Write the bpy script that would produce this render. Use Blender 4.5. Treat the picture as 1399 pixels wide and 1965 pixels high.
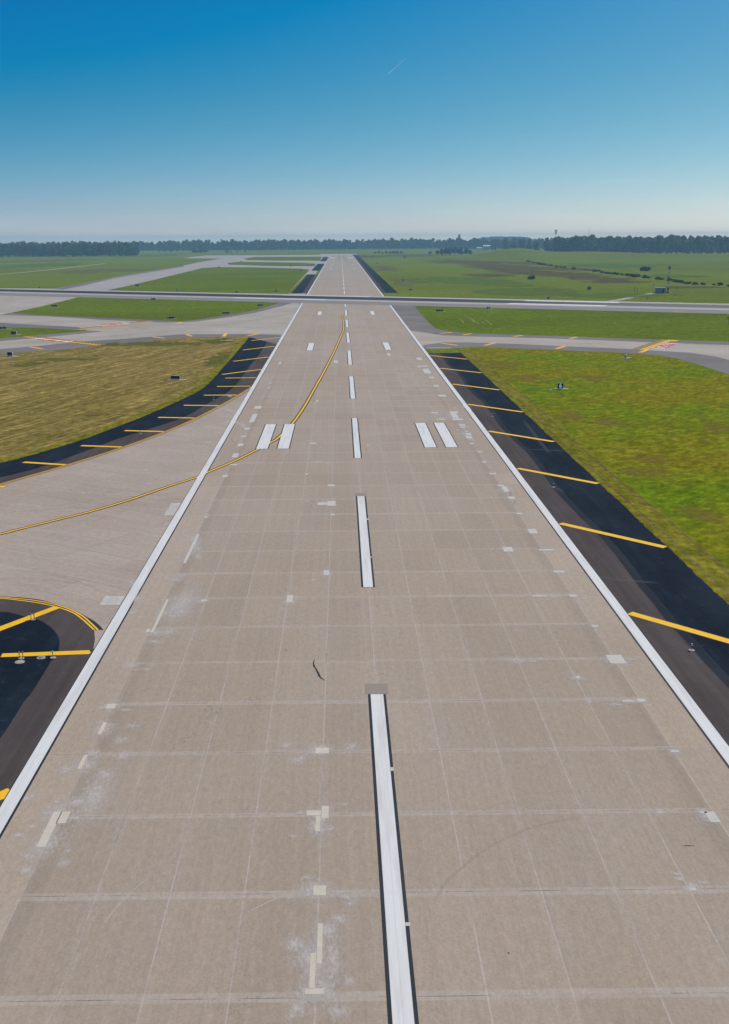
import bpy, bmesh, math, random
from mathutils import Vector, Matrix
random.seed(11)
for o in list(bpy.data.objects): bpy.data.objects.remove(o)
S = bpy.context.scene
C = S.collection

# ------------------------------------------------------------------ camera (solved from the runway's own dimensions)
F, TH, YAW, ROLL, H, XC, CX, CY = 1996.93, 0.256905, 0.0104293, -0.0066033, 32.536, -2.4078, 677.51, 982.5
fw0 = Vector((math.sin(YAW), math.cos(YAW), 0)); rt = Vector((math.cos(YAW), -math.sin(YAW), 0)); up0 = Vector((0, 0, 1))
fwd = fw0 * math.cos(TH) - up0 * math.sin(TH)
dn = -(fw0 * math.sin(TH) + up0 * math.cos(TH))
cr, sr = math.cos(ROLL), math.sin(ROLL)
rt2 = rt * cr - dn * sr; dn2 = rt * sr + dn * cr
cam = bpy.data.cameras.new('camera'); camo = bpy.data.objects.new('camera', cam); C.objects.link(camo)
cam.sensor_fit = 'AUTO'; cam.sensor_width = 36; cam.lens = 36 * F / 1965
cam.shift_x = (699.5 - CX) / 1965; cam.clip_start = 0.5; cam.clip_end = 200000
m = Matrix((rt2, -dn2, -fwd)).transposed().to_4x4(); m.translation = Vector((XC, 0, H)); camo.matrix_world = m
S.camera = camo

# ------------------------------------------------------------------ sky, sun, exposure
SUN_AZ, SUN_EL = math.radians(51), math.radians(50)
w = bpy.data.worlds.new('World'); S.world = w; w.use_nodes = True
nt = w.node_tree; bg = nt.nodes['Background']
sky = nt.nodes.new('ShaderNodeTexSky'); sky.sky_type = 'NISHITA'; sky.sun_disc = False
sky.sun_elevation = SUN_EL; sky.sun_rotation = SUN_AZ; sky.altitude = 150
sky.air_density = 0.4; sky.dust_density = 1.0; sky.ozone_density = 1.0
sep = nt.nodes.new('ShaderNodeSeparateColor'); com = nt.nodes.new('ShaderNodeCombineColor'); nt.links.new(sky.outputs[0], sep.inputs[0])
def wm(op, a, b=0.0, c=0.0):                       # a polarising filter's deepening of the blue, channel by channel
    n = nt.nodes.new('ShaderNodeMath'); n.operation = op
    for i, v in enumerate((a, b, c)):
        if hasattr(v, 'links'): nt.links.new(v, n.inputs[i])
        else: n.inputs[i].default_value = v
    return n.outputs[0]
L0, L1, L2 = [wm('MINIMUM', wm('MULTIPLY', sep.outputs[i], 0.1), 0.9) for i in range(3)]
mixr = wm('ADD', wm('MULTIPLY_ADD', L1, 0.2, L0), wm('MULTIPLY', L2, -0.4))
skr = wm('MULTIPLY', wm('MAXIMUM', wm('MULTIPLY_ADD', mixr, 1.35, -0.074), 0.004), 10.0)
mixg = wm('MULTIPLY_ADD', L2, 0.4, wm('ADD', L1, L0))
skg = wm('MULTIPLY', wm('MULTIPLY_ADD', mixg, 0.46, -0.073), 10.0); skb = wm('MULTIPLY', wm('MULTIPLY_ADD', L2, 0.765, 0.085), 10.0)
tc = nt.nodes.new('ShaderNodeTexCoord'); sx = nt.nodes.new('ShaderNodeSeparateXYZ'); nt.links.new(tc.outputs['Generated'], sx.inputs[0])
el = wm('MAXIMUM', sx.outputs[2], 0.0); low = wm('POWER', 2.71828, wm('MULTIPLY', el, -38.0)); high = wm('MINIMUM', wm('MAXIMUM', wm('SUBTRACT', el, 0.11), 0.0), 0.12)
cn = nt.nodes.new('ShaderNodeTexNoise'); cn.inputs['Scale'].default_value = 1.0; cn.inputs['Detail'].default_value = 5
cmap = nt.nodes.new('ShaderNodeMapping'); cmap.inputs['Scale'].default_value = (6, 6, 60); nt.links.new(tc.outputs['Generated'], cmap.inputs[0]); nt.links.new(cmap.outputs[0], cn.inputs['Vector'])
veil = wm('MULTIPLY', wm('MAXIMUM', wm('SUBTRACT', cn.outputs[0], 0.5), 0.0), wm('MULTIPLY', low, 3.0))        # faint streaks of far haze cloud
low2 = wm('POWER', 2.71828, wm('MULTIPLY', el, -170.0))
skr = wm('MULTIPLY_ADD', low2, 1.7, skr); skg = wm('MULTIPLY_ADD', low2, 1.5, skg); skb = wm('MULTIPLY_ADD', low2, 0.8, skb)
skr = wm('ADD', wm('MAXIMUM', wm('MULTIPLY_ADD', high, -1.2, wm('MULTIPLY_ADD', low, 2.0, skr)), 0.03), veil)
skg = wm('ADD', wm('MULTIPLY_ADD', low, 2.0, skg), veil); skb = wm('ADD', wm('MULTIPLY_ADD', high, 7.0, wm('MULTIPLY_ADD', low, 1.9, skb)), veil)
for i, v in enumerate((skr, skg, skb)): nt.links.new(v, com.inputs[i])
nt.links.new(com.outputs[0], bg.inputs[0]); bg.inputs[1].default_value = 0.1
sl = bpy.data.lights.new('sun', 'SUN'); so = bpy.data.objects.new('sun', sl); C.objects.link(so)
sl.energy = 3.7; sl.angle = math.radians(0.53); sl.color = (1, 0.945, 0.81)
sv = Vector((math.sin(SUN_AZ) * math.cos(SUN_EL), math.cos(SUN_AZ) * math.cos(SUN_EL), math.sin(SUN_EL)))
so.rotation_mode = 'QUATERNION'; so.rotation_quaternion = sv.to_track_quat('Z', 'Y')
S.view_settings.view_transform = 'Standard'; S.view_settings.look = 'None'; S.view_settings.exposure = 0.06
S.cycles.transparent_max_bounces = 32; S.cycles.max_bounces = 5; S.cycles.volume_bounces = 0

# ------------------------------------------------------------------ survey: a point of the photo on the level z -> metres on the airfield
def G(px, py, z=0.0):
    xa, ya = px - CX, py - CY
    a = xa * cr + ya * sr; b = -xa * sr + ya * cr
    fz = -F * math.sin(TH) - b * math.cos(TH); t = (z - H) / fz
    xr = a * t; yf = (F * math.cos(TH) - b * math.sin(TH)) * t
    return (XC + xr * math.cos(YAW) + yf * math.sin(YAW), -xr * math.sin(YAW) + yf * math.cos(YAW))
def GP(pts): return [G(*p) for p in pts]
def mpp(x, y): return max(0.001, (Vector((XC, 0, H)) - Vector((x, y, 0))).length / F)     # metres per photo pixel

# ------------------------------------------------------------------ material kit
class Mat:
    def __init__(s, name, rough=0.85, spec=0.3):
        s.m = bpy.data.materials.new(name); s.m.use_nodes = True; s.t = s.m.node_tree
        s.b = s.t.nodes['Principled BSDF']; s.b.inputs['Roughness'].default_value = rough
        s.b.inputs['Specular IOR Level'].default_value = spec
        g = s.t.nodes.new('ShaderNodeNewGeometry'); s.P = g.outputs['Position']
        q = s.t.nodes.new('ShaderNodeSeparateXYZ'); s.L(s.P, q.inputs[0]); s.X, s.Y, s.Z = q.outputs
    def L(s, a, b): s.t.links.new(a, b)
    def put(s, i, v):
        if hasattr(v, 'links'): s.L(v, i)
        elif isinstance(v, (tuple, list)): i.default_value = tuple(v) + ((1,) if len(v) == 3 and len(i.default_value) == 4 else ())
        else: i.default_value = v
    def f(s, op, a, b=0.0, c=0.0, clamp=False):
        n = s.t.nodes.new('ShaderNodeMath'); n.operation = op; n.use_clamp = clamp
        for i, v in enumerate((a, b, c)): s.put(n.inputs[i], v)
        return n.outputs[0]
    def vec(s, x, y, z=0.0):
        n = s.t.nodes.new('ShaderNodeCombineXYZ')
        for i, v in enumerate((x, y, z)): s.put(n.inputs[i], v)
        return n.outputs[0]
    def sc(s, sx, sy, ox=0.0, oy=0.0):
        return s.vec(s.f('MULTIPLY_ADD', s.X, sx, ox), s.f('MULTIPLY_ADD', s.Y, sy, oy))
    def noise(s, vec=None, scale=1.0, detail=3.0, rough=0.55):
        n = s.t.nodes.new('ShaderNodeTexNoise'); s.put(n.inputs['Vector'], vec if vec is not None else s.P)
        n.inputs['Scale'].default_value = scale; n.inputs['Detail'].default_value = detail; n.inputs['Roughness'].default_value = rough
        return n.outputs['Fac']
    def white(s, vec):
        n = s.t.nodes.new('ShaderNodeTexWhiteNoise'); n.noise_dimensions = '3D'; s.L(vec, n.inputs['Vector']); return n.outputs['Value']
    def ss(s, v, a, b, lo=0.0, hi=1.0):
        n = s.t.nodes.new('ShaderNodeMapRange'); n.interpolation_type = 'SMOOTHSTEP'
        s.put(n.inputs['Value'], v)
        for k, q in (('From Min', a), ('From Max', b), ('To Min', lo), ('To Max', hi)): s.put(n.inputs[k], q)
        return n.outputs['Result']
    def mix(s, fac, a, b, mode='MIX'):
        n = s.t.nodes.new('ShaderNodeMix'); n.data_type = 'RGBA'; n.blend_type = mode
        s.put(n.inputs[0], fac); s.put(n.inputs[6], a); s.put(n.inputs[7], b); return n.outputs[2]
    def mul(s, col, k):         # colour times a scalar
        return s.mix(1.0, col, s.vec(k, k, k), 'MULTIPLY')
    def band(s, v, c, w, soft):  # 1 where |v-c|<w
        return s.ss(s.f('ABSOLUTE', s.f('SUBTRACT', v, c)), w + soft, max(w - soft, 0.0))
    def near(s, v, period, off):  # distance to the nearest multiple
        q = s.f('DIVIDE', s.f('SUBTRACT', v, off), period)
        return s.f('MULTIPLY', s.f('ABSOLUTE', s.f('SUBTRACT', q, s.f('ROUND', q))), period)
    def cell(s, v, period, off): return s.f('FLOOR', s.f('DIVIDE', s.f('SUBTRACT', v, off), period))
    def attr(s, name):
        n = s.t.nodes.new('ShaderNodeAttribute'); n.attribute_name = name; return n.outputs['Fac']
    def rnd(s): return s.t.nodes.new('ShaderNodeObjectInfo').outputs['Random']
    def color(s, c): s.put(s.b.inputs['Base Color'], c); return s
    def bump(s, h, strength, dist=0.02):
        n = s.t.nodes.new('ShaderNodeBump'); n.inputs['Strength'].default_value = strength; n.inputs['Distance'].default_value = dist
        s.L(h, n.inputs['Height']); s.L(n.outputs[0], s.b.inputs['Normal'])
    def alpha(s, a): s.put(s.b.inputs['Alpha'], a); return s
def flat(name, col, rough=0.6, var=0.12, scale=3.0, metal=0.0):
    q = Mat(name, rough); n = q.noise(scale=scale, detail=4)
    q.color(q.mix(n, tuple(c * (1 - var) for c in col), tuple(c * (1 + var) for c in col))); q.b.inputs['Metallic'].default_value = metal
    return q.m

# ---- the runway's concrete: 12.5 ft lanes, 25 ft joints, broom streaks, weathered lanes
def runway_concrete():
    q = Mat('runway_concrete', 0.9, 0.2)
    LX, LY, OY = 3.81, 7.6, 39.1
    big = q.noise(q.sc(0.05, 0.022), 1.0, 4); mid = q.noise(q.sc(0.45, 0.16, 7), 1.0, 4)
    streak = q.noise(q.sc(2.6, 0.035, 3), 1.0, 3); streak2 = q.noise(q.sc(9.0, 0.22, 9), 1.0, 2)
    cx = q.cell(q.X, LX, 0.0); cy = q.cell(q.Y, LY, OY)
    sl = q.white(q.vec(cx, cy, 1.0)); ln = q.white(q.vec(cx, 3.0, 5.0))
    col = q.mix(q.ss(big, 0.3, 0.7), (0.336, 0.275, 0.207), (0.363, 0.306, 0.244))
    col = q.mix(q.ss(mid, 0.35, 0.75, 0, 0.5), col, (0.363, 0.289, 0.209))
    k = q.f('MULTIPLY_ADD', sl, 0.07, 0.965); k = q.f('MULTIPLY', k, q.f('MULTIPLY_ADD', ln, 0.05, 0.975))
    k = q.f('MULTIPLY', k, q.f('MULTIPLY_ADD', streak, 0.20, 0.90)); k = q.f('MULTIPLY', k, q.f('MULTIPLY_ADD', streak2, 0.12, 0.94))
    # outer lanes are younger and paler, with a grubby strip on their inner side
    ax = q.f('ABSOLUTE', q.X)
    nearY = q.ss(q.Y, 146, 143)
    outer = q.f('MULTIPLY', q.ss(ax, 19.03, 19.08), nearY)
    k = q.f('MULTIPLY', k, q.f('MULTIPLY_ADD', outer, 0.09, 1.0))
    wob = q.f('MULTIPLY_ADD', q.noise(q.sc(0.6, 0.25), 1.0, 3), 0.8, -0.4)
    grub = q.f('MULTIPLY', q.ss(ax, q.f('ADD', 17.7, wob), q.f('ADD', 18.3, wob)), q.ss(ax, 19.08, 19.03))
    grub = q.f('MULTIPLY', grub, q.ss(q.Y, 400, 150, 0.25, 1))
    k = q.f('MULTIPLY', k, q.f('MULTIPLY_ADD', grub, -0.085, 1.0))
    # centre of the runway is a little greyer
    cen = q.band(q.X, -0.45, 0.55, 0.5); k = q.f('MULTIPLY', k, q.f('MULTIPLY_ADD', cen, 0.05, 1.0))
    col = q.mul(col, k)
    # joints
    dl = q.near(q.X, LX, 0.0); dt = q.near(q.f('ADD', q.Y, q.f('MULTIPLY', q.X, 0.002)), LY, OY)
    jn = q.noise(q.sc(0.7, 0.12, 2), 1.0, 4)
    halo = q.f('MULTIPLY', q.ss(dl, 0.5, 0.05), q.ss(jn, 0.42, 0.7, 0.02, 0.22))
    col = q.mix(halo, col, (0.43, 0.38, 0.33))
    tn = q.f('MULTIPLY', q.ss(q.noise(q.sc(0.09, 0.6, 5), 1.0, 3), 0.3, 0.7, 0.28, 0.58), q.ss(ax, 19.3, 18.6, 0.25, 1))
    tw = q.white(q.vec(cy, 2.0, 8.0))
    bandt = q.f('MULTIPLY', q.ss(dt, q.f('MULTIPLY_ADD', tw, 0.2, 0.22), q.f('MULTIPLY_ADD', tw, 0.18, 0.15)), tn)
    col = q.mix(bandt, col, (0.44, 0.39, 0.335))
    lj = q.f('MULTIPLY', q.ss(dl, 0.05, 0.02), q.ss(jn, 0.40, 0.66, 0.50, 0.10))
    col = q.mix(lj, col, (0.50, 0.47, 0.45))
    lj2 = q.f('MULTIPLY', q.ss(dl, 0.05, 0.02), q.ss(jn, 0.55, 0.72, 0.0, 0.38))
    col = q.mix(lj2, col, (0.10, 0.085, 0.075))
    tj = q.f('MULTIPLY', q.ss(dt, 0.03, 0.012), q.ss(q.noise(q.sc(0.5, 0.5, 1), 1, 3), 0.45, 0.6, 0.1, 0.8))
    col = q.mix(tj, col, (0.12, 0.10, 0.09))
    # fine pits, specks and grain
    g1 = q.noise(scale=9.0, detail=5, rough=0.75); g2 = q.noise(scale=1.6, detail=3)
    g3 = q.noise(q.sc(4.5, 1.3), 1, 3, 0.7); hue = q.noise(scale=0.7, detail=3)
    col = q.mul(col, q.f('MULTIPLY_ADD', g1, 0.8, 0.60)); col = q.mul(col, q.ss(g3, 0.3, 0.7, 0.94, 1.06)); col = q.mix(1.0, col, q.mix(hue, (1.02, 0.99, 0.985), (0.98, 1.005, 0.985)), 'MULTIPLY'); col = q.mul(col, q.f('MULTIPLY_ADD', g2, 0.12, 0.94))
    pit = q.ss(q.noise(scale=2.3, detail=2), 0.80, 0.84, 0, 0.45)
    col = q.mix(pit, col, (0.09, 0.08, 0.07))
    vo = q.t.nodes.new('ShaderNodeTexVoronoi'); vo.feature = 'DISTANCE_TO_EDGE'; vo.inputs['Scale'].default_value = 1.0
    wv = q.f('MULTIPLY', q.noise(scale=0.8, detail=4), 1.6); q.L(q.vec(q.f('MULTIPLY_ADD', q.X, 0.16, wv), q.f('MULTIPLY_ADD', q.Y, 0.09, wv)), vo.inputs['Vector'])
    crk = q.f('MULTIPLY', q.ss(vo.outputs['Distance'], 0.006, 0.001), q.ss(q.noise(q.sc(0.06, 0.05, 31), 1, 3), 0.56, 0.66, 0, 0.45))
    col = q.mix(crk, col, (0.13, 0.11, 0.095))
    # far end: rubber laid down by landing aircraft
    rub = q.f('MULTIPLY', q.band(q.f('ABSOLUTE', q.X), 4.0, 2.5, 2.5), q.ss(q.Y, 1400, 1900, 0, 0.45))
    rub = q.f('MULTIPLY', rub, q.noise(q.sc(0.6, 0.02), 1, 3))
    col = q.mix(rub, col, (0.05, 0.05, 0.05))
    q.color(col); q.bump(g1, 0.12, 0.01); return q.m
def pave(name, c1, c2, ang=0.0, lane=0.0, cross=0.0, jcol=(0.13, 0.115, 0.10), grain=0.25, streak=0.2, jw=0.05, jfac=0.35):
    q = Mat(name, 0.9, 0.2); ca, sa = math.cos(ang), math.sin(ang)
    u = q.f('ADD', q.f('MULTIPLY', q.X, ca), q.f('MULTIPLY', q.Y, sa)); v = q.f('SUBTRACT', q.f('MULTIPLY', q.Y, ca), q.f('MULTIPLY', q.X, sa))
    big = q.noise(scale=0.035, detail=5); col = q.mix(q.ss(big, 0.3, 0.7), c1, c2)
    st = q.noise(q.vec(q.f('MULTIPLY', u, 0.03), q.f('MULTIPLY', v, 1.1)), 1, 4)
    k = q.f('MULTIPLY_ADD', st, streak * 2, 1 - streak)
    k = q.f('MULTIPLY', k, q.f('MULTIPLY_ADD', q.noise(scale=7, detail=5, rough=0.75), grain * 3, 1 - grain * 1.5)); k = q.f('MULTIPLY', k, q.ss(q.noise(scale=1.7, detail=3), 0.3, 0.7, 0.93, 1.07))
    if lane:
        k = q.f('MULTIPLY', k, q.f('MULTIPLY_ADD', q.white(q.vec(q.cell(v, lane, 0), q.cell(u, cross, 0), 2.0)), 0.09, 0.955))
    col = q.mul(col, k)
    if lane:
        d = q.f('MINIMUM', q.near(v, lane, 0.0), q.near(u, cross, 0.0))
        nz = q.noise(q.vec(q.f('MULTIPLY', u, 0.15), q.f('MULTIPLY', v, 0.15)), 1, 3)
        col = q.mix(q.f('MULTIPLY', q.ss(d, jw + 0.03, jw), q.ss(nz, 0.4, 0.6, 0.1, jfac)), col, jcol)
        col = q.mix(q.f('MULTIPLY', q.ss(q.near(u, cross, 0), 0.5, 0.2), q.ss(nz, 0.55, 0.45, 0.0, 0.25)), col, (0.40, 0.36, 0.32))
    q.color(col); return q.m
def asphalt(name, c1, c2, pale, s=0.25):
    q = Mat(name, 0.95, 0.03)
    a = q.noise(q.sc(0.22, 0.07), 1, 5, 0.65); b = q.noise(scale=0.9, detail=6, rough=0.7); g = q.noise(scale=8, detail=4, rough=0.8)
    col = q.mix(q.ss(a, 0.35, 0.7), c1, c2); col = q.mix(q.ss(b, 0.52, 0.8, 0, 0.6), col, pale)
    st = q.noise(q.sc(1.5, 0.03, 4), 1, 3); col = q.mul(col, q.f('MULTIPLY_ADD', st, 0.7, 0.65))
    col = q.mul(col, q.f('MULTIPLY_ADD', g, s * 4, 1 - s * 2)); q.color(col); q.bump(g, 0.2, 0.02); return q.m
def grass(name, lo, hi, dry, drya=0.5, ang=0.0, mow=0.0, big=0.02, dark=(0.05, 0.062, 0.016)):
    q = Mat(name, 0.95, 0.0); ca, sa = math.cos(ang), math.sin(ang)
    u = q.f('ADD', q.f('MULTIPLY', q.X, ca), q.f('MULTIPLY', q.Y, sa)); v = q.f('SUBTRACT', q.f('MULTIPLY', q.Y, ca), q.f('MULTIPLY', q.X, sa))
    n1 = q.noise(q.vec(q.f('MULTIPLY', u, big * 0.6), q.f('MULTIPLY', v, big)), 1, 6, 0.62)
    n2 = q.noise(q.vec(q.f('MULTIPLY', u, 0.09), q.f('MULTIPLY', v, 0.16), 4.0), 1, 6, 0.68)
    n3 = q.noise(q.vec(q.f('MULTIPLY', u, 0.05), q.f('MULTIPLY', v, 0.75), 8.0), 1, 4, 0.6)
    g = q.noise(scale=1.3, detail=6, rough=0.82); g2 = q.noise(scale=0.33, detail=4, rough=0.7)
    col = q.mix(q.ss(n1, 0.33, 0.66), lo, hi)
    col = q.mix(q.f('MULTIPLY', q.ss(n2, 0.45, 0.72), drya), col, dry)
    col = q.mix(q.ss(n3, 0.58, 0.78, 0, 0.42), col, dark)
    if mow:
        d = q.noise(q.vec(q.f('MULTIPLY', u, 0.05), q.f('MULTIPLY', v, mow * 1.8), 2.0), 1, 3); d2 = q.noise(q.vec(q.f('MULTIPLY', u, 0.2), q.f('MULTIPLY', v, mow * 2.7), 5.0), 1, 3)
        col = q.mix(q.ss(d, 0.48, 0.68, 0, 0.5), col, tuple(c * 1.35 for c in dry)); col = q.mix(q.ss(d2, 0.55, 0.7, 0, 0.5), col, dark)
    g4 = q.noise(q.vec(q.f('MULTIPLY', u, 0.45), q.f('MULTIPLY', v, 0.8), 3.0), 1, 3, 0.6); g5 = q.noise(q.vec(q.f('MULTIPLY', u, 0.11), q.f('MULTIPLY', v, 0.25), 6.0), 1, 4, 0.6)
    col = q.mix(q.ss(g4, 0.5, 0.75, 0, 0.5 * drya), col, tuple(c * 1.25 for c in dry))
    if mow:
        d3 = q.noise(q.vec(q.f('MULTIPLY', u, 0.012), q.f('MULTIPLY', v, 0.30), 7.0), 1, 2); col = q.mul(col, q.ss(d3, 0.35, 0.65, 0.92, 1.07)); col = q.mul(col, q.ss(d, 0.35, 0.65, 0.86, 1.12))
    col = q.mul(col, q.f('MULTIPLY_ADD', g, 2.2, -0.10)); col = q.mul(col, q.f('MULTIPLY_ADD', g2, 1.1, 0.45)); col = q.mul(col, q.ss(g4, 0.3, 0.7, 0.72, 1.26)); col = q.mul(col, q.ss(g5, 0.3, 0.7, 0.87, 1.12))
    q.color(col); q.bump(g, 0.7, 0.12); return q.m
def paint(name, col, dirt, a=0.35, ribs=0.0):
    q = Mat(name, 0.7, 0.3); n = q.noise(q.sc(1.6, 0.12), 1, 5, 0.65); g = q.noise(scale=6, detail=5, rough=0.75)
    c = q.mix(q.ss(n, 0.4, 0.75, 0, a), col, dirt); c = q.mix(q.ss(g, 0.62, 0.72, 0, a), c, dirt)
    if ribs:
        c = q.mix(q.f('MULTIPLY', q.ss(q.near(q.X, ribs, 0.0), 0.03, 0.012), 0.35), c, dirt)
        c = q.mix(q.f('MULTIPLY', q.ss(q.near(q.Y, 7.6, 39.1), 0.3, 0.2), 0.35), c, (0.62, 0.62, 0.58))
    q.color(c); return q.m
def soft(name, col, thr=0.5, nscale=0.8, amount=0.8, stretch=(1, 1), c2=None, sharp=0.16):
    q = Mat(name, 0.95, 0.0); fd = q.attr('fade')
    n = q.noise(q.sc(stretch[0], stretch[1]), nscale, 6, 0.7)
    a = q.ss(q.f('ADD', fd, q.f('MULTIPLY_ADD', n, 2.4, -1.2)), thr - sharp, thr + sharp, 0, amount)
    g = q.noise(scale=nscale * 6, detail=4, rough=0.8)
    q.color(q.mul(q.mix(q.noise(scale=nscale * 2, detail=3), col, c2 or col), q.f('MULTIPLY_ADD', g, 0.7, 0.65))); q.alpha(q.f('MULTIPLY', a, q.ss(fd, 0.0, 0.12)))
    return q.m
M = dict(
    runway=runway_concrete(),
    exit=pave('exit_concrete', (0.350, 0.289, 0.225), (0.402, 0.339, 0.273), math.radians(148), 3.8, 7.6, streak=0.10),
    taxi=pave('taxiway_concrete', (0.345, 0.305, 0.25), (0.41, 0.37, 0.31), 0.0, 7.6, 7.6, streak=0.12),
    far_taxi=pave('far_taxiway_concrete', (0.33, 0.30, 0.275), (0.38, 0.35, 0.325), 0.5, streak=0.08),
    grey=pave('weathered_asphalt', (0.148, 0.134, 0.120), (0.19, 0.175, 0.160), 0.0, streak=0.15),
    dark=asphalt('fresh_asphalt', (0.0085, 0.0125, 0.021), (0.016, 0.024, 0.036), (0.034, 0.046, 0.062)),
    brown=asphalt('brown_asphalt', (0.068, 0.056, 0.052), (0.086, 0.072, 0.066), (0.11, 0.095, 0.088), 0.16),
    white=paint('white_paint', (0.66, 0.675, 0.645), (0.47, 0.45, 0.41), 0.6, 0.46),
    white_far=paint('white_paint_plain', (0.66, 0.675, 0.645), (0.47, 0.45, 0.41), 0.6),
    black=paint('black_paint', (0.012, 0.017, 0.022), (0.05, 0.055, 0.06), 0.4),
    yellow=paint('yellow_paint', (0.86, 0.49, 0.005), (0.62, 0.34, 0.02), 0.4),
    gold=paint('gold_paint', (0.66, 0.37, 0.03), (0.45, 0.27, 0.06), 0.6),
    old_yellow=paint('worn_yellow_paint', (0.44, 0.26, 0.05), (0.30, 0.2, 0.1), 0.8),
    red=paint('red_paint', (0.50, 0.035, 0.05), (0.46, 0.16, 0.15), 0.5),
    patch=flat('patch_mortar', (0.54, 0.49, 0.39), 0.9, 0.2, 2.5), patch2=flat('pale_patch_mortar', (0.50, 0.49, 0.44), 0.9, 0.16, 2.5),
    pad=flat('pad_concrete', (0.36, 0.315, 0.265), 0.9, 0.35, 4),
    grass=grass('grass', (0.115, 0.142, 0.012), (0.138, 0.195, 0.014), (0.19, 0.175, 0.04), 0.45, big=0.006),
    grass_isl=grass('island_grass', (0.092, 0.125, 0.006), (0.115, 0.172, 0.006), (0.155, 0.155, 0.025), 0.35, ang=0.2, big=0.012),
    grass_right=grass('olive_grass', (0.175, 0.160, 0.006), (0.112, 0.180, 0.003), (0.25, 0.185, 0.020), 0.45, ang=0.9, big=0.03, dark=(0.075, 0.085, 0.012)),
    grass_dry=grass('dry_grass', (0.178, 0.145, 0.030), (0.220, 0.166, 0.046), (0.28, 0.197, 0.072), 0.38, ang=1.25, mow=0.42, big=0.012, dark=(0.115, 0.095, 0.020)),
    verge=grass('verge_grass', (0.140, 0.142, 0.008), (0.175, 0.165, 0.014), (0.23, 0.185, 0.03), 0.4, ang=math.pi / 2, big=0.05, dark=(0.075, 0.075, 0.02)),
    dust=soft('chalky_dust', (0.60, 0.565, 0.51), 0.68, 3.2, 0.68, (1.9, .8), sharp=0.5), pale=soft('pale_scrub', (0.62, 0.57, 0.50), 0.45, 1.0, 0.28), skid=soft('tyre_rubber', (0.06, 0.055, 0.05), 0.42, 0.6, 0.07),
    tar=flat('tar', (0.012, 0.011, 0.011), 0.7, 0.3), steel=flat('galvanised_steel', (0.42, 0.43, 0.44), 0.45, 0.1, 3, 0.6),
    sblack=flat('sign_black', (0.010, 0.011, 0.013), 0.5, 0.2), sred=flat('sign_red', (0.34, 0.03, 0.035), 0.5, 0.2), syel=flat('sign_yellow', (0.70, 0.46, 0.03), 0.5, 0.1),
    frame=flat('sign_casing', (0.55, 0.55, 0.52), 0.5, 0.1), swhite=flat('sign_white', (0.80, 0.84, 0.86), 0.5, 0.05), slit=flat('lit_legend', (0.80, 0.86, 0.90), 0.5, 0.05),
    orange=flat('tower_orange', (0.42, 0.13, 0.07), 0.6, 0.15), twhite=flat('tower_white', (0.62, 0.64, 0.62), 0.6, 0.1), dsteel=flat('dark_steel', (0.10, 0.105, 0.11), 0.6),
    hut=flat('blue_grey_siding', (0.36, 0.46, 0.50), 0.6, 0.08), hutroof=flat('pale_blue_roof', (0.45, 0.55, 0.62), 0.5, 0.08), glass=flat('dark_window', (0.02, 0.025, 0.03), 0.2),
    wallw=flat('white_wall', (0.72, 0.72, 0.70), 0.7, 0.06), roofg=flat('grey_roof', (0.22, 0.21, 0.21), 0.8), slate=flat('blue_grey_wall', (0.30, 0.36, 0.42), 0.8),
    gravel=pave('gravel', (0.36, 0.32, 0.27), (0.44, 0.40, 0.35), streak=0.05), bark=flat('bark', (0.09, 0.07, 0.05), 0.9),
)

_b = M['slit'].node_tree.nodes['Principled BSDF']; _b.inputs['Emission Color'].default_value = (0.55, 0.80, 0.95, 1); _b.inputs['Emission Strength'].default_value = 0.28   # these signs are lit from inside
# ------------------------------------------------------------------ object kit
def tag(o, label=None, cat=None, group=None, kind=None):
    for k, v in (('label', label), ('category', cat), ('group', group), ('kind', kind)):
        if v: o[k] = v
    return o
def mesh(name, verts, faces, mat, parent=None, smooth=False):
    me = bpy.data.meshes.new(name); me.from_pydata([tuple(v) for v in verts], [], faces); me.materials.append(mat)
    if smooth: me.polygons.foreach_set('use_smooth', [True] * len(me.polygons))
    o = bpy.data.objects.new(name, me); C.objects.link(o); o.parent = parent; return o
def frombm(name, bm, mat, parent=None, smooth=False):
    me = bpy.data.meshes.new(name); bm.normal_update(); bm.to_mesh(me); bm.free(); me.materials.append(mat)
    if smooth: me.polygons.foreach_set('use_smooth', [True] * len(me.polygons))
    o = bpy.data.objects.new(name, me); C.objects.link(o); o.parent = parent; return o
def area(pts): return sum(pts[i - 1][0] * pts[i][1] - pts[i][0] * pts[i - 1][1] for i in range(len(pts))) / 2
def sheet(name, pts, z, mat, parent=None, kind=None, label=None):
    if area(pts) < 0: pts = pts[::-1]
    o = mesh(name, [(x, y, z) for x, y in pts], [list(range(len(pts)))], mat, parent)
    return tag(o, label=label, kind=kind)
def rect(name, x0, y0, x1, y1, z, mat, parent=None, kind=None): return sheet(name, [(x0, y0), (x1, y0), (x1, y1), (x0, y1)], z, mat, parent, kind)
def smoothline(pts, n=6):
    out = []
    for i in range(len(pts) - 1):
        p0 = pts[max(i - 1, 0)]; p1 = pts[i]; p2 = pts[i + 1]; p3 = pts[min(i + 2, len(pts) - 1)]
        for k in range(n):
            t = k / n
            out.append(tuple(0.5 * (2 * p1[j] + (p2[j] - p0[j]) * t + (2 * p0[j] - 5 * p1[j] + 4 * p2[j] - p3[j]) * t * t + (3 * p1[j] - p0[j] - 3 * p2[j] + p3[j]) * t ** 3) for j in (0, 1)))
    return out + [tuple(pts[-1])]
def offs(pts, d):
    r = []
    for i, p in enumerate(pts):
        a = Vector(pts[max(i - 1, 0)]); b = Vector(pts[min(i + 1, len(pts) - 1)]); t = (b - a).normalized()
        r.append((p[0] - t.y * d, p[1] + t.x * d))
    return r
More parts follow.
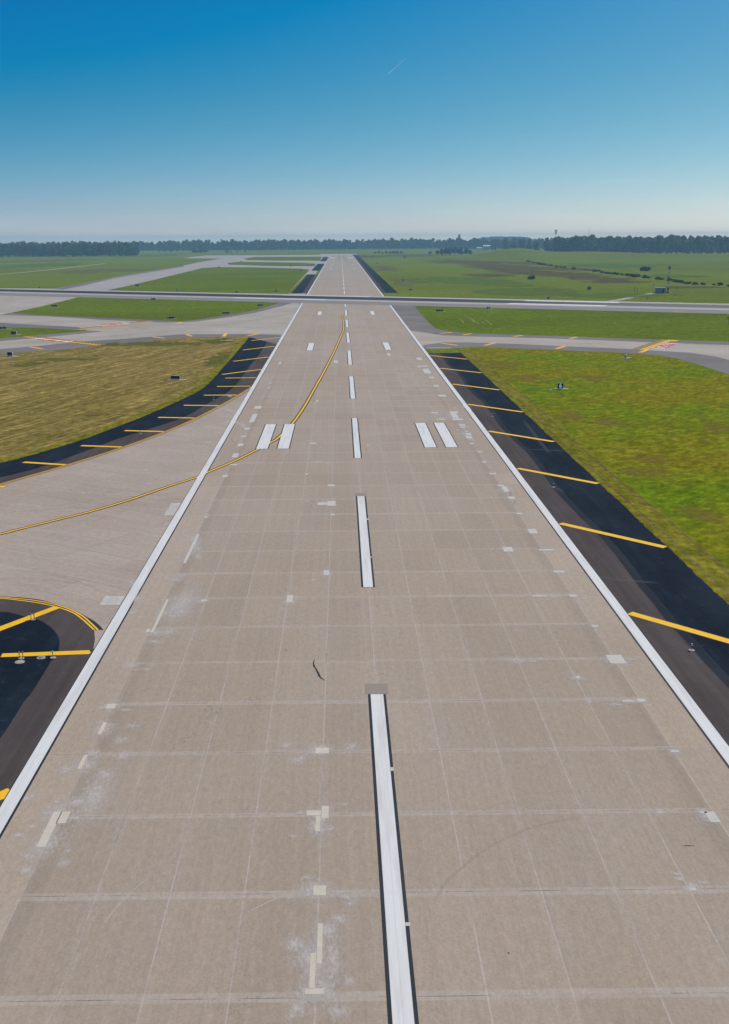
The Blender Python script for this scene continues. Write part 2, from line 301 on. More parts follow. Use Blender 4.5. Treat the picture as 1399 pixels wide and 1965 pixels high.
def ribbon(name, pts, wd, z, mat, parent=None, kind=None, fade=False):
    a, b = offs(pts, wd / 2), offs(pts, -wd / 2); n = len(pts)
    v = [(x, y, z) for x, y in a] + [(x, y, z) for x, y in b]
    o = mesh(name, v, [(n + i, n + i + 1, i + 1, i) for i in range(n - 1)], mat, parent)
    if fade:
        at = o.data.attributes.new('fade', 'FLOAT', 'POINT'); e = [min(1, i / 4, (n - 1 - i) / 4) for i in range(n)]
        at.data.foreach_set('value', e + e)
    return tag(o, kind=kind)
def discs(name, items, z, mat, parent=None, kind=None):     # items: (x, y, rx, ry, rot); soft stains lying on a surface
    V, Fc, A = [], [], []; rings, seg = 6, 28
    for k, (x, y, rx, ry, ro) in enumerate(items):
        b = len(V); V.append((x, y, z + 0.00001 * k)); A.append(1.0)
        for r in range(1, rings + 1):
            for s in range(seg):
                t = 2 * math.pi * s / seg; px, py = rx * math.cos(t) * r / rings, ry * math.sin(t) * r / rings
                V.append((x + px * math.cos(ro) - py * math.sin(ro), y + px * math.sin(ro) + py * math.cos(ro), z + 0.00001 * k)); A.append(1 - r / rings)
        for s in range(seg):
            Fc.append((b, b + 1 + s, b + 1 + (s + 1) % seg))
            for r in range(rings - 1):
                i, j = b + 1 + r * seg, b + 1 + (r + 1) * seg; Fc.append((i + s, j + s, j + (s + 1) % seg, i + (s + 1) % seg))
    o = mesh(name, V, Fc, mat, parent); at = o.data.attributes.new('fade', 'FLOAT', 'POINT'); at.data.foreach_set('value', A)
    return tag(o, kind=kind)
def box(bm, c, s, rz=0.0, bev=0.0):
    r = bmesh.ops.create_cube(bm, size=1.0, matrix=Matrix.Translation(c) @ Matrix.Rotation(rz, 4, 'Z') @ Matrix.Diagonal((s[0], s[1], s[2], 1)))
    if bev:
        es = list({e for v in r['verts'] for e in v.link_edges}); bmesh.ops.bevel(bm, geom=es, offset=bev, segments=1, affect='EDGES')
def tube(bm, a, b, r, r2=None, seg=8):
    a, b = Vector(a), Vector(b); d = b - a
    bmesh.ops.create_cone(bm, cap_ends=True, segments=seg, radius1=r, radius2=r if r2 is None else r2, depth=d.length,
                          matrix=Matrix.Translation((a + b) / 2) @ d.to_track_quat('Z', 'Y').to_matrix().to_4x4())
def part(name, mat, parent, *cmds, smooth=False):
    bm = bmesh.new()
    for c in cmds:
        (box if c[0] == 'b' else tube)(bm, *c[1:])
    return frombm(name, bm, mat, parent, smooth)
def thing(name, label, cat, x, y, z=0.0, rz=0.0, group=None):
    o = bpy.data.objects.new(name, None); C.objects.link(o); o.location = (x, y, z); o.rotation_euler = (0, 0, rz); o.empty_display_size = 0.3
    return tag(o, label, cat, group)
def dup(root, x, y, z=0.0, rz=0.0, sc=1.0, label=None, group=None):
    r = root.copy(); C.objects.link(r); r.location = (x, y, z); r.rotation_euler = (0, 0, rz); r.scale = (sc, sc, sc) if not isinstance(sc, tuple) else sc
    if label: r['label'] = label
    if group: r['group'] = group
    for ch in list(root.children):
        c = ch.copy(); C.objects.link(c); c.parent = r
        for g in ch.children:
            d = g.copy(); C.objects.link(d); d.parent = c
    return r
def text(name, s, size, mat, parent, loc, cx=1.0):
    cu = bpy.data.curves.new(name, 'FONT'); cu.body = s; cu.size = size; cu.align_x = 'CENTER'; cu.align_y = 'CENTER'; cu.extrude = 0.008; cu.offset = size * 0.022
    t = bpy.data.objects.new('tmp', cu); C.objects.link(t); dg = bpy.context.evaluated_depsgraph_get()
    me = bpy.data.meshes.new_from_object(t.evaluated_get(dg)); bpy.data.objects.remove(t); me.materials.clear(); me.materials.append(mat); me.name = name
    o = bpy.data.objects.new(name, me); C.objects.link(o); o.parent = parent; o.location = loc; o.rotation_euler = (math.pi / 2, 0, 0); o.scale = (cx, 1, 1); return o

# ================================================================== THE SETTING
ground = rect('ground', -4200, -260, 4200, 5600, 0.0, M['grass'], kind='structure')

# ---- gentle hills on the right
def hill_h(x, y):
    def g(cx, cy, sx, sy, h): return h * math.exp(-((x - cx) / sx) ** 2 - ((y - cy) / sy) ** 2)
    return g(283, 1760, 52, 150, 13) + g(400, 1800, 110, 170, 8.5) + g(560, 1650, 160, 180, 4.5) + g(760, 1500, 200, 240, 6.5) - 0.25
nx, ny = 60, 46; hv, hf = [], []
for j in range(ny + 1):
    for i in range(nx + 1):
        x, y = 120 + i * 18, 1120 + j * 24; e = min(1, i / 4, (nx - i) / 4, j / 4, (ny - j) / 4)
        hv.append((x, y, hill_h(x, y) * e - 0.3 * (1 - e)))
for j in range(ny):
    for i in range(nx): a = j * (nx + 1) + i; hf.append((a, a + 1, a + nx + 2, a + nx + 1))
tag(mesh('hill', hv, hf, M['grass'], smooth=True), kind='structure')

# ---- left apron of taxiways (one paved sheet; grass islands lie on it)
left_pave = GP([(580, 577), (535, 661), (525, 645.5), (475, 645.5), (350, 648), (225, 660), (100, 672.7), (0, 679), (-150, 690), (-150, 553), (0, 553), (100, 554), (150, 545), (225, 530), (350, 510), (387.5, 502), (408, 498.8),
                (425, 496), (350, 495.6), (365, 493.3), (395, 490.3), (628, 489.0), (617.5, 503)])
taxi = sheet('taxiway', left_pave, 0.02, M['taxi'], kind='structure')
sheet('diagonal_taxiway', GP([(100, 554), (150, 545), (225, 530), (350, 510), (387.5, 502), (408, 498.8), (425, 496), (350, 495.6), (365, 493.3), (395, 490.3), (640, 489.2), (630, 500), (607, 520), (560, 563), (450, 562.5), (205, 557)]), 0.028, M['far_taxi'], taxi)
for pts in ([(0, 670), (75, 664), (150, 656), (250, 649.5), (350, 641.5), (475, 641), (540, 642.5), (533, 661), (475, 646), (350, 648.5), (225, 660.5), (100, 673), (0, 679.5), (-150, 690), (-150, 676)],
            [(-150, 612), (0, 619.5), (75, 623.5), (150, 628), (172, 635.5), (90, 630.5), (0, 628.5), (-150, 626)],
            [(0, 604.5), (87.5, 606.8), (200, 614), (313, 619.3), (375, 617.5), (437, 609), (490, 600), (540, 588), (565, 580), (537, 579), (437, 604), (320, 615), (75, 603.5), (19, 600)],
            [(-150, 649), (0, 649), (100, 640.5), (172, 634.5), (200, 636), (110, 645), (0, 655), (-150, 662)],
            [(250, 548.5), (300, 537), (350, 525), (387, 515.5), (395, 517), (350, 528), (300, 540), (215, 558), (205, 557)],
            [(100, 554), (150, 545), (225, 530), (350, 510), (354, 511.5), (225, 533), (160, 548), (120, 556)]):
    sheet('asphalt_shoulder', GP(pts), 0.034, M['grey'], taxi)
# right connector and its fillets
right_taxi = sheet('connector_taxiway', GP([(730, 577), (745, 577), (796, 588), (807.5, 602.5), (825, 621), (837.5, 631), (870, 637), (900, 639.5), (975, 641.7), (1050, 644), (1199.7, 649.5), (1399, 655.8), (1560, 662), (1560, 760),
    (1399, 719.5), (1368, 708.5), (1337, 699), (1299.5, 688), (1262, 682), (1199.7, 677), (1125, 674.5), (1050, 671.3), (950, 666.5), (900, 666), (884, 668), (800, 672)]), 0.02, M['grey'], kind='structure')
sheet('concrete_lane', GP([(786, 634.5), (812, 638), (850, 643.5), (900, 645.5), (975, 647.5), (1050, 649.5), (1199, 655), (1399, 662.5), (1560, 669), (1560, 720), (1450, 700), (1399, 691), (1374, 684.5), (1324, 677), (1210, 670), (1050, 663), (975, 659.5), (900, 657.3), (850, 657.3), (815, 662), (800, 667)]), 0.028, M['taxi'], right_taxi)

# ---- the runway and everything painted on it
EO, EI, YE = 22.86, 21.96, 2236.0
runway = rect('runway', -EO - 0.05, -150, EO + 0.05, YE + 30, 0.05, M['runway'], kind='structure')
rect('blast_pad', -46, YE + 5, 34, YE + 150, 0.03, M['far_taxi'], kind='structure')
def bar(name, x0, y0, x1, y1, b, z=0.066, bx=None, mat='white'):
    o = rect(name, x0, y0, x1, y1, z, M[mat], runway); bx = b if bx is None else bx
    rect('border', x0 - b, y0 - bx, x1 + b, y1 + bx, z - 0.006, M['black'], o); return o
for s in (-1, 1):
    a, b = sorted((s * EO, s * EI))
    o = rect('edge_stripe', a, -150, b, YE - 8, 0.066, M['white'], runway)
    a, b = sorted((s * (EI - 0.16), s * (EO + 0.07))); rect('border', a, -150, b, YE - 8, 0.06, M['black'], o)
for n in range(-2, 37):
    y = 34.13 + 60.96 * n
    if y + 36.6 < YE - 25: bar('centreline_stripe', -0.47, y, 0.47, y + 36.576, 0.19, bx=0.03)
for y0, xs in ((163.98, (11.85, 15.25)), (315.75, (11.9,)), (466, (11.9,)), (1195, (13.0,)), (1360, (13.0,)), (1570, (12.4, 18.0)), (1675, (12.2, 18.4))):
    for x in xs:
        for s in (-1, 1):
            xx = (x if len(xs) == 1 else x) * 1.0
            bar('touchdown_bar', s * xx - 0.92 + 0.0, y0, s * xx + 0.92, y0 + 22.86, 0.16, bx=0.1, mat='white_far')
for s in (-1, 1): bar('aiming_bar', s * 15.9 - 4.6, 1850, s * 15.9 + 4.6, 1905, 0.1, mat='white_far')
for i in range(12):
    x = -20.5 + i * 3.73; rect('threshold_bar', x - 0.1, YE - 60, x + 1.75, YE - 8, 0.066, M['white_far'], runway)
rect('dark_scuff', -0.85, 70.75, 0.85, 72.6, 0.058, flat('scuffed_concrete', (0.275, 0.235, 0.19), 0.9, 0.1, 4), runway)
rect('dark_scuff', -0.75, 131.7, 0.75, 133.5, 0.058, bpy.data.materials['scuffed_concrete'], runway)
# yellow lead-off line with black edges
lead = GP([(657.3, 604.3), (659.3, 622.9), (659.3, 633), (654.5, 644.3), (643, 671.5), (625.9, 705.8), (608.7, 737), (585.9, 777.3), (563, 811), (534.4, 840.2), (518.7, 850), (494.4, 863), (451.5, 884.5), (398.6, 906.8),
           (377, 916.6), (321.6, 934.5), (250, 959.5), (178.7, 981), (107, 999), (35.7, 1016.7), (0, 1025.6), (-120, 1053), (-300, 1090)])
ll = smoothline(lead)
o = ribbon('lead_off_line', ll, 0.38, 0.0636, M['yellow'], runway); ribbon('border', ll, 0.86, 0.0576, M['black'], o)
for pts, wd in (([(522, 599.5), (590, 597.7), (700, 596), (757, 597)], 0.5), ([(647.5, 567.5), (652, 558), (655.5, 551), (656, 546)], 0.5), ([(525, 607), (560, 603), (590, 597), (615, 588), (636, 580)], 0.4),
                ([(640, 517), (649, 521), (655, 526), (655.5, 531)], 0.9), ([(470, 629), (560, 633), (700, 636), (790, 640)], 0.25)):
    ribbon('worn_line', smoothline(GP(pts)), wd, 0.0576, M['old_yellow'], runway)
# tar seal lying across a slab, and short dark scratches
def tar(pts, ws):
    p = smoothline(GP(pts), 4); n = len(p); L, R = [], []
    for i, q_ in enumerate(p):
        wv = ws[min(int(i / n * len(ws)), len(ws) - 1)] * random.uniform(0.8, 1.2)
        t = (Vector(p[min(i + 1, n - 1)]) - Vector(p[max(i - 1, 0)])).normalized()
        L.append((q_[0] - t.y * wv, q_[1] + t.x * wv, 0.07)); R.append((q_[0] + t.y * wv, q_[1] - t.x * wv, 0.07))
    mesh('tar_seal', L + R, [(n + i, n + i + 1, i + 1, i) for i in range(n - 1)], M['tar'], runway)
tar([(603.3, 1267.3), (601.7, 1273), (602.5, 1278.5), (605.5, 1283.5), (609.5, 1290.5), (613.5, 1299), (617, 1303), (623, 1307)], (0.035, 0.045, 0.07, 0.05, 0.06, 0.08, 0.05, 0.025))
for pts in ([(443, 840), (447, 848), (455, 853)], [(508, 761.5), (510, 764.5), (506, 768)], [(978, 944), (980, 950), (974, 954)], [(986, 960), (988, 966), (984, 969)], [(1307, 1624), (1320, 1624.7), (1333, 1624.5)], [(974, 1829), (978, 1832)],
            [(706, 1301), (708, 1299.5)], [(734, 1293.5), (736, 1295)], [(721, 1163), (724, 1165)], [(544, 1249), (552, 1249.5)]):
    tar(pts, (0.01, 0.022, 0.012))
ribbon('tyre_mark', smoothline(GP([(830, 1738), (850, 1703), (880, 1672), (930, 1633), (985, 1604), (1040, 1584), (1125, 1568)])), 0.16, 0.0585, M['skid'], runway, fade=True)
ribbon('tyre_mark', smoothline(GP([(460, 1760), (500, 1740), (540, 1722), (585, 1712)])), 0.06, 0.0585, M['dust'], runway, fade=True)
ribbon('tyre_mark', smoothline(GP([(180, 1800), (225, 1742), (262, 1705), (300, 1675)])), 0.05, 0.0585, M['dust'], runway, fade=True)
# concrete repairs: near-left and far-right corners as read off the photograph
PATCH = [(69.7, 1627, 119.7, 1559), (107, 1582, 136, 1559), (148.3, 1476.8, 167, 1450), (187, 1410.4, 201.5, 1387.5), (202, 1361, 224, 1352), (289, 1214.5, 322, 1151), (279, 1214.5, 289.5, 1208),
 (351, 1082, 383, 1026), (386, 1155, 397, 1151.6), (549.3, 1156.5, 563, 1143), (621, 1104.7, 631.7, 1095), (609, 970, 628, 965), (628, 971.5, 644, 962),
 (635, 990, 641.7, 987), (629, 934, 642.5, 930.6), (586, 911.4, 591, 909.4), (393, 995, 398, 992), (425.8, 916.3, 437.8, 912), (939.6, 911, 951.6, 908.6), (968, 944.3, 971, 933.4), (956, 933.7, 966, 931),
 (976.8, 958.6, 986, 953.7), (992, 987.5, 1001.6, 985), (1016.8, 1024.7, 1027.4, 1015.8), (968, 1059.5, 981.6, 1050.7), (1035, 1057.5, 1062.5, 1054.7), (1063, 1099.6, 1081.7, 1096), (1021.7, 1146, 1047.4, 1143.6),
 (1093, 1146, 1106, 1142.5), (1136.5, 1204, 1146, 1200.8), (1171.8, 1274.6, 1191.4, 1258), (1107, 1303, 1111, 1299), (1195, 1348, 1213, 1345), (1224.8, 1348, 1236.5, 1342.5), (1288.7, 1445, 1301, 1441),
 (1364, 1580, 1370, 1559), (1342.5, 1562, 1355.5, 1559), (1325.6, 1711, 1334.6, 1705.4), (605, 1447.4, 631, 1436), (616.8, 1572.5, 631, 1548), (588, 1566.8, 616, 1556.7), (605, 1597.5, 615, 1567), (601, 1720.6, 626, 1701),
 (607.3, 1851.5, 618.8, 1773.8), (593.2, 1898.6, 605.3, 1831), (585, 1910.4, 621.7, 1898.9), (477.8, 811, 494.4, 795), (487, 785, 503, 779.6), (468, 825, 480, 821.6), (461.5, 839, 473, 836.8), (455, 857, 468, 851.6), (444.3, 878.8, 458.6, 870.8),
 (441.5, 893.7, 455.8, 891), (640, 697, 649, 692), (533.5, 699.5, 540.7, 695), (594, 852.5, 607, 850), (606, 771.6, 611.6, 768.7), (513, 746, 518, 743), (517, 736.7, 521, 735), (801, 691, 808, 686.5), (803, 704, 820, 702),
 (815.5, 717, 822, 708.5), (824, 726, 832, 723.5), (833, 742.5, 841, 739.5), (842, 761.6, 855, 758), (828, 793.5, 840, 791.7), (837.5, 806, 855, 804.5), (870, 803.6, 875, 793.6), (864, 793.5, 878, 790), (868.5, 807, 887.5, 804), (882, 818, 891.5, 814.7),
 (884, 821.5, 892, 819.3), (894, 829, 898, 827.5), (896, 836, 902.6, 831.5), (896, 842, 905, 837.7), (901.7, 853, 909, 851), (917, 869, 925, 867), (926, 888.6, 932.7, 886), (748, 1481, 753, 1474), (778, 1779, 784, 1772), (703, 998.5, 708, 996), (709, 1071, 713, 1069), (704, 856, 707.5, 854),
 (744, 683, 748, 678)]
DUST = []
rd = random.Random(21)
for i, (a, b, c, d) in enumerate(PATCH):
    x0, y0 = G(a, b); x1, y1 = G(c, d)
    if x1 - x0 < 0.25: x1 = x0 + 0.25
    o = rect('concrete_patch', x0, y0, x1, y1, 0.0632 if i < 78 else 0.0690, M['patch' if b > 1120 and c < 700 else 'patch2'], runway)
    if b > 760 and i < 78: DUST.append(((x0 + x1) / 2, (y0 + y1) / 2, (x1 - x0) * 0.5 + 0.7, (y1 - y0) * 0.5 + 0.9, random.uniform(-.1, .1)))
rect('concrete_patch', *G(683, 1165), *G(692, 1157), 0.0606, flat('pinkish_mortar', (0.33, 0.26, 0.23), 0.9), runway)
for (a, b, rx, ry) in ((90, 1620, 60, 60), (115, 1560, 60, 40), (165, 1470, 45, 35), (200, 1400, 40, 30), (212, 1357, 40, 20), (250, 1277, 35, 14), (300, 1215, 55, 16), (330, 1170, 30, 50), (348, 1106, 26, 9), (385, 1155, 30, 9), (375, 1050, 20, 40),
                       (605, 1850, 55, 100), (600, 1905, 60, 40), (640, 1840, 30, 80), (610, 1440, 55, 26), (600, 1710, 60, 40), (610, 1590, 45, 30), (556, 1155, 30, 14), (628, 1103, 26, 12), (625, 967, 36, 8), (990, 1268, 40, 14), (1180, 1268, 45, 18),
                       (1108, 1302, 25, 9), (1130, 1346, 20, 12), (1215, 1346, 40, 10), (1294, 1443, 22, 10), (1360, 1570, 36, 18), (1328, 1704, 35, 24), (975, 1055, 32, 10), (1050, 1056, 40, 6), (1020, 1020, 24, 9), (970, 940, 26, 14), (1075, 1098, 34, 6), (1060, 1145, 55, 5),
                       (870, 798, 26, 16), (895, 835, 20, 20), (820, 712, 18, 14), (610, 887, 30, 4), (1265, 1560, 24, 14), (350, 1160, 50, 60), (180, 1530, 60, 90)):
    x, y = G(a, b); k = mpp(x, y); y2 = G(a, b - ry)[1]; DUST.append((x, y, rx * k, max(0.6, y2 - y), 0))
for (a, b, rx, ry, n) in ((90, 1620, 55, 60, 7), (110, 1565, 60, 40, 6), (180, 1440, 60, 60, 6), (215, 1365, 50, 30, 4), (255, 1277, 40, 14, 3), (310, 1205, 70, 30, 7), (345, 1106, 40, 12, 3), (380, 1050, 30, 40, 4), (385, 1155, 40, 12, 3),
                          (600, 1840, 75, 110, 12), (605, 1915, 70, 40, 6), (610, 1705, 70, 40, 5), (612, 1580, 60, 40, 5), (612, 1440, 65, 30, 5), (560, 1156, 30, 14, 3), (628, 1102, 34, 14, 3), (622, 968, 44, 10, 3), (990, 1268, 50, 12, 3), (1180, 1266, 50, 18, 3), (1210, 1346, 50, 12, 3),
                          (1330, 1705, 45, 30, 4), (1358, 1568, 44, 22, 3), (975, 1055, 36, 12, 3), (870, 800, 40, 20, 6), (895, 835, 24, 24, 5), (815, 710, 22, 20, 4), (965, 938, 30, 14, 4), (1065, 1146, 60, 6, 3), (610, 887, 34, 5, 2), (470, 800, 40, 40, 6), (300, 1140, 60, 60, 4)):
    for _ in range(n):
        x, y = G(a + rd.uniform(-rx, rx), b + rd.uniform(-ry, ry)); k = mpp(x, y); q_ = rd.uniform(.18, .5)
        DUST.append((x, y, rx * k * q_ + .15, max(0.35, (G(a, b - ry)[1] - G(a, b)[1]) * q_ * rd.uniform(.4, 1.0)), rd.uniform(-.5, .5)))
discs('dust', DUST, 0.0583, M['dust'], runway, kind='stuff')

# ---- exit taxiway at the left
exit_tw = sheet('exit_taxiway', [(-21, 60), (-21, 238), (-EO - .1, 238)] + GP([(466, 754.5), (457.5, 759.4), (423.5, 779), (375, 804), (318, 829), (236, 859), (130, 893), (0, 930), (-150, 972), (-420, 1040), (-420, 1240), (-200, 1160), (0, 1148), (50, 1149), (100, 1158), (140, 1173), (150, 1182), (120, 1230), (60, 1300)]) , 0.036, M['exit'], kind='structure')
def erect(a, b, c, d): rect('concrete_patch', *G(a, b), *G(c, d), 0.052, M['patch2'], exit_tw)
erect(191, 1162, 240, 1144.5); erect(314, 990, 347, 966)
ed = []
for (a, b, rx, ry) in ((330, 978, 34, 20), (215, 1153, 30, 14), (280, 903, 16, 4), (285, 929, 18, 4), (160, 947, 10, 3), (120, 943, 8, 3), (400, 850, 16, 5), (420, 831, 14, 3), (410, 855, 12, 3)):
    x, y = G(a, b); ed.append((x, y, rx * mpp(x, y), max(0.6, G(a, b - ry)[1] - y), 0))
discs('dust', ed, 0.0525, M['dust'], exit_tw, kind='stuff')
for pts, wd in (([(0, 1094), (60, 1098), (120, 1108), (170, 1124), (200, 1140)], 0.25), ([(0, 1118), (60, 1128), (130, 1150), (185, 1166), (220, 1174)], 0.12), ([(-60, 1113), (60, 1111), (150, 1121), (200, 1128)], 0.3), ([(50, 980), (180, 960), (300, 950), (370, 945)], 0.3), ([(0, 985), (140, 975), (300, 968)], 0.4)):
    ribbon('tyre_mark', smoothline(GP(pts)), wd, 0.0418, M['skid'], exit_tw, fade=True)
for pts, wd in (([(0, 963), (160, 982), (307, 999)], 1.0), ([(-80, 1000), (0, 1009), (214, 1034)], 1.1), ([(60, 938), (200, 948), (350, 956)], 0.7), ([(110, 905), (250, 915), (380, 922)], 0.6), ([(200, 880), (320, 886), (400, 890)], 0.6), ([(0, 1040), (120, 1058), (230, 1072)], 0.9),
                ([(260, 862), (360, 866), (415, 868)], 0.5), ([(0, 1075), (100, 1084)], 0.7), ([(150, 905), (110, 925), (40, 950), (0, 962)], 0.4), ([(330, 850), (250, 880), (150, 915), (60, 945)], 0.35), ([(60, 975), (0, 992)], 0.4), ([(250, 1050), (330, 1000), (380, 940)], 0.5)):
    ribbon('scrubbed_line', smoothline(GP(pts)), wd, 0.0415, M['pale'], exit_tw, fade=True)
edge_pts = GP([(477, 747), (457.5, 759.4), (423.5, 779), (375, 804), (318, 829), (236, 859), (130, 893), (0, 930), (-150, 972), (-420, 1040)])
ep = smoothline(edge_pts)
ribbon('border', ep, 1.0, 0.0445, M['black'], exit_tw)
for d in (-0.2, 0.2): ribbon('edge_line', offs(ep, d), 0.25, 0.0495, M['gold'], exit_tw)

# ---- shoulders beside the runway
BX, DX = 26.1, 32.75
def wob(pts, a):
    return [(x + random.uniform(-a, a), y) for x, y in pts]
rs = rect('right_shoulder', EO, -150, DX, 306, 0.03, M['dark'], kind='structure')
inner = wob([(BX, -150)] + [(BX + 0.25 * math.sin(y * .13), y) for y in range(-140, 306, 5)] + [(BX + 0.3, 306)], 0.12)
sheet('worn_lane', [(EO, -150)] + inner + [(EO, 306)], 0.037, M['brown'], rs)
ribbon('seam', [(x + 0.45, y) for x, y in inner], 0.9, 0.0345, M['dark'] if False else asphalt('faded_asphalt', (0.022, 0.026, 0.034), (0.032, 0.036, 0.044), (0.05, 0.055, 0.062)), rs)
def chevron(par, p0, p1, wd=0.92, z=0.043, mat='yellow', border=True):
    d = (Vector(p1) - Vector(p0)).normalized()
    o = ribbon('chevron_bar', [p0, p1], wd, z, M[mat], par)
    if border: ribbon('border', [tuple(Vector(p0) - d * .08), tuple(Vector(p1) + d * .08)], wd + 0.2, z - 0.003, M['black'], o)
    return o
for n in range(-5, 8): y = 87.3 + 30.28 * n; chevron(rs, (23.15, y), (32.45, y - 10.1))
rf = sheet('far_right_shoulder', [(EO, 655), (33.0, 655), (33.0, YE), (EO, YE)], 0.03, M['dark'], kind='structure')
rect('worn_lane', EO, 655, BX - .4, YE, 0.037, M['brown'], rf)
lf = sheet('far_left_shoulder', [(-EO, 655), (-EO, 1010), (-33, 1010), (-33, 655)], 0.04, M['dark'], kind='structure')
rect('worn_lane', -BX, 655, -EO, 1010, 0.046, M['brown'], lf)
for y0, y1 in ((1130, 1440), (1600, 1980)):
    o = rect('far_left_shoulder', -33, y0, -EO, y1, 0.04, M['dark'], kind='structure'); rect('worn_lane', -25, y0, -EO, y1, 0.046, M['brown'], o)
for n in range(9):
    for s, par in ((1, rf), (-1, lf)):
        y = 672 + 30.3 * n; chevron(par, (s * 24.5, y), (s * 32.3, y - 9), 0.7, 0.052, 'black', False)
STREAK = soft('shoulder_dust', (0.22, 0.22, 0.23), 0.5, 0.8, 0.15)
for pts, wd in (([(1000, 863), (1050, 864), (1110, 868)], 0.7), ([(1085, 1098), (1180, 1112), (1300, 1122)], 0.5), ([(1040, 930), (1068, 938), (1085, 945)], 0.5), ([(1290, 1225), (1325, 1250), (1350, 1280)], 0.35), ([(1000, 800), (1030, 840), (1062, 880)], 0.6)):
    ribbon('dusty_streak', smoothline(GP(pts)), wd, 0.0415, STREAK, rs, fade=True)
# left shoulder between the exit taxiway and the connector
lsh = sheet('left_shoulder', [(-21, 238), (-EO - .1, 237)] + ep[3:-1] + GP([(-420, 1040), (-420, 1000)]) + GP([(-150, 928), (0, 889), (53.6, 875.5), (143, 849), (204, 827), (286, 795), (357, 763), (389.6, 745), (411, 725), (429, 704), (447, 684), (477, 648.6)]) + GP([(520, 648.6)]) + [(-21, 310)], 0.03, M['dark'], kind='structure')
br = GP([(0, 917), (71.5, 899), (154, 870), (229, 841.6), (304, 818), (357, 799), (400, 774), (434, 755), (457, 734), (477, 706), (500, 677), (517, 648.6)])
sheet('worn_lane', [(-21, 238), (-EO - .1, 237)] + ep[3:-8] + GP([(-150, 962)]) + smoothline(br, 4) + GP([(537, 648.6)]) + [(-21, 310)], 0.0335, M['brown'], lsh)
for q4 in ((45.4, 887.3, 130.4, 892.7), (156, 855.5, 237.7, 858.4), (239.5, 826.6, 319, 828.7), (303.8, 801.2, 377, 802.6), (352.8, 778, 423.5, 778.7), (391.4, 758.7, 457.5, 758.3), (416.4, 741.9, 480.7, 741.2), (432.5, 725.8, 491.4, 725),
           (426.6, 718.7, 502.4, 709), (448, 693.5, 515.8, 685.2), (466.3, 671.8, 526.7, 664.6), (482.4, 653.8, 537.8, 647.8), (-75, 926, 10, 935)):
    chevron(lsh, G(*q4[:2]), G(*q4[2:]), z=0.043)
# black asphalt wedge at the lower left
arcA = [(-260, 1160), (-120, 1147), (0, 1145.5), (63, 1149.5), (100.6, 1157.5), (135, 1168.5), (165, 1183.5), (185.5, 1196), (199, 1209.5)]
zs = lambda L: [(x / 6.36, 1130 + y / 6.36) for x, y in L]
yA = [(-200, 1153), (-80, 1147)] + zs([(0, 108), (200, 122), (400, 142), (600, 178), (750, 217), (900, 275), (1020, 345), (1100, 415), (1195, 505)])
yB = [(-200, 1156), (-80, 1149.5)] + zs([(0, 122), (200, 140), (400, 165), (600, 202), (750, 242), (900, 300), (1000, 370), (1080, 440), (1150, 505)])
wedge = sheet('left_wedge_shoulder', [(-21, -150)] + GP([(200, 1246), (179, 1246)]) + GP(zs([(1110, 800), (1140, 740), (1160, 620), (1150, 510)])) + smoothline(GP(yB), 4)[::-1] + GP([(-420, 1200)]) + [(-70, -150)], 0.041, M['brown'], kind='structure')
dk = GP([(-300, 1200), (-100, 1178)] + zs([(0, 285), (150, 300), (300, 340), (450, 375), (560, 430), (650, 500), (710, 580), (728, 650), (715, 760), (690, 830), (640, 880)]) + [(98, 1270), (63.6, 1326.5), (46, 1348), (20, 1390), (0, 1419), (-60, 1500)])
sheet('fresh_lane', smoothline(dk, 3) + [(-26.5, 30), (-26.5, -150), (-60, -150)], 0.0445, asphalt('wedge_asphalt', (0.0075, 0.012, 0.020), (0.016, 0.026, 0.038), (0.045, 0.06, 0.078)), wedge)
bl = ([(x, y) for x, y in arcA], yB)
po = smoothline(GP(arcA), 4); pi_ = smoothline(GP(yB), 4)
sheet('border', po + pi_[::-1], 0.0450, M['black'], wedge)
for L in (yA, yB): ribbon('edge_line', smoothline(GP(L)), 0.17, 0.0480, M['yellow'], wedge)
def quad(pts, z=0.0485): sheet('chevron_bar', GP(pts), z, M['yellow'], wedge)
quad([(-60, 1236), (0, 1212), (117, 1167), (104, 1164), (0, 1203), (-60, 1226)])
quad([(1, 1262), (5, 1255), (171, 1248.7), (174.5, 1253), (171, 1256)])
quad([(-60, 1566), (0, 1537), (10, 1533.5), (17, 1520), (19.5, 1517), (14.6, 1513.6), (0, 1520), (-60, 1548)])

# ---- grass fields that have a look of their own
def field(name, pts, mat, z=0.012): return sheet(name, GP(pts), z, M[mat], kind='structure')
field('dry_field', [(477, 648.6), (447, 684), (429, 704), (411, 725), (389.6, 745), (357, 763), (286, 795), (204, 827), (143, 849), (53.6, 875.5), (0, 889), (-250, 955), (-420, 975), (-420, 706), (-150, 690), (0, 679), (100, 672.7), (225, 660), (350, 648), (475, 645.5)], 'grass_dry', 0.04)
field('right_field', [(884, 668), (926, 715), (966, 757), (1059, 841), (1154, 930), (1245, 1016), (1346, 1104.5), (1399, 1149), (1700, 1420), (2100, 1420), (2100, 760), (1560, 760), (1399, 719.5), (1368, 708.5), (1337, 699), (1299.5, 688), (1262, 682), (1199.7, 677), (1125, 674.5), (1050, 671.3), (950, 666.5), (900, 666)], 'grass_right')
field('grass_island', [(19, 601), (75, 589), (150, 570.6), (350, 574.6), (537.5, 580), (525, 585), (505, 591), (487.5, 596), (437.5, 605), (375, 614), (350, 617), (320, 615.6), (200, 610), (75, 604.4)], 'grass_isl', 0.042)
field('grass_wedge', [(-150, 626), (0, 628), (87.5, 630), (172.6, 635), (100, 641), (0, 649.7), (-150, 660)], 'grass_isl', 0.042)
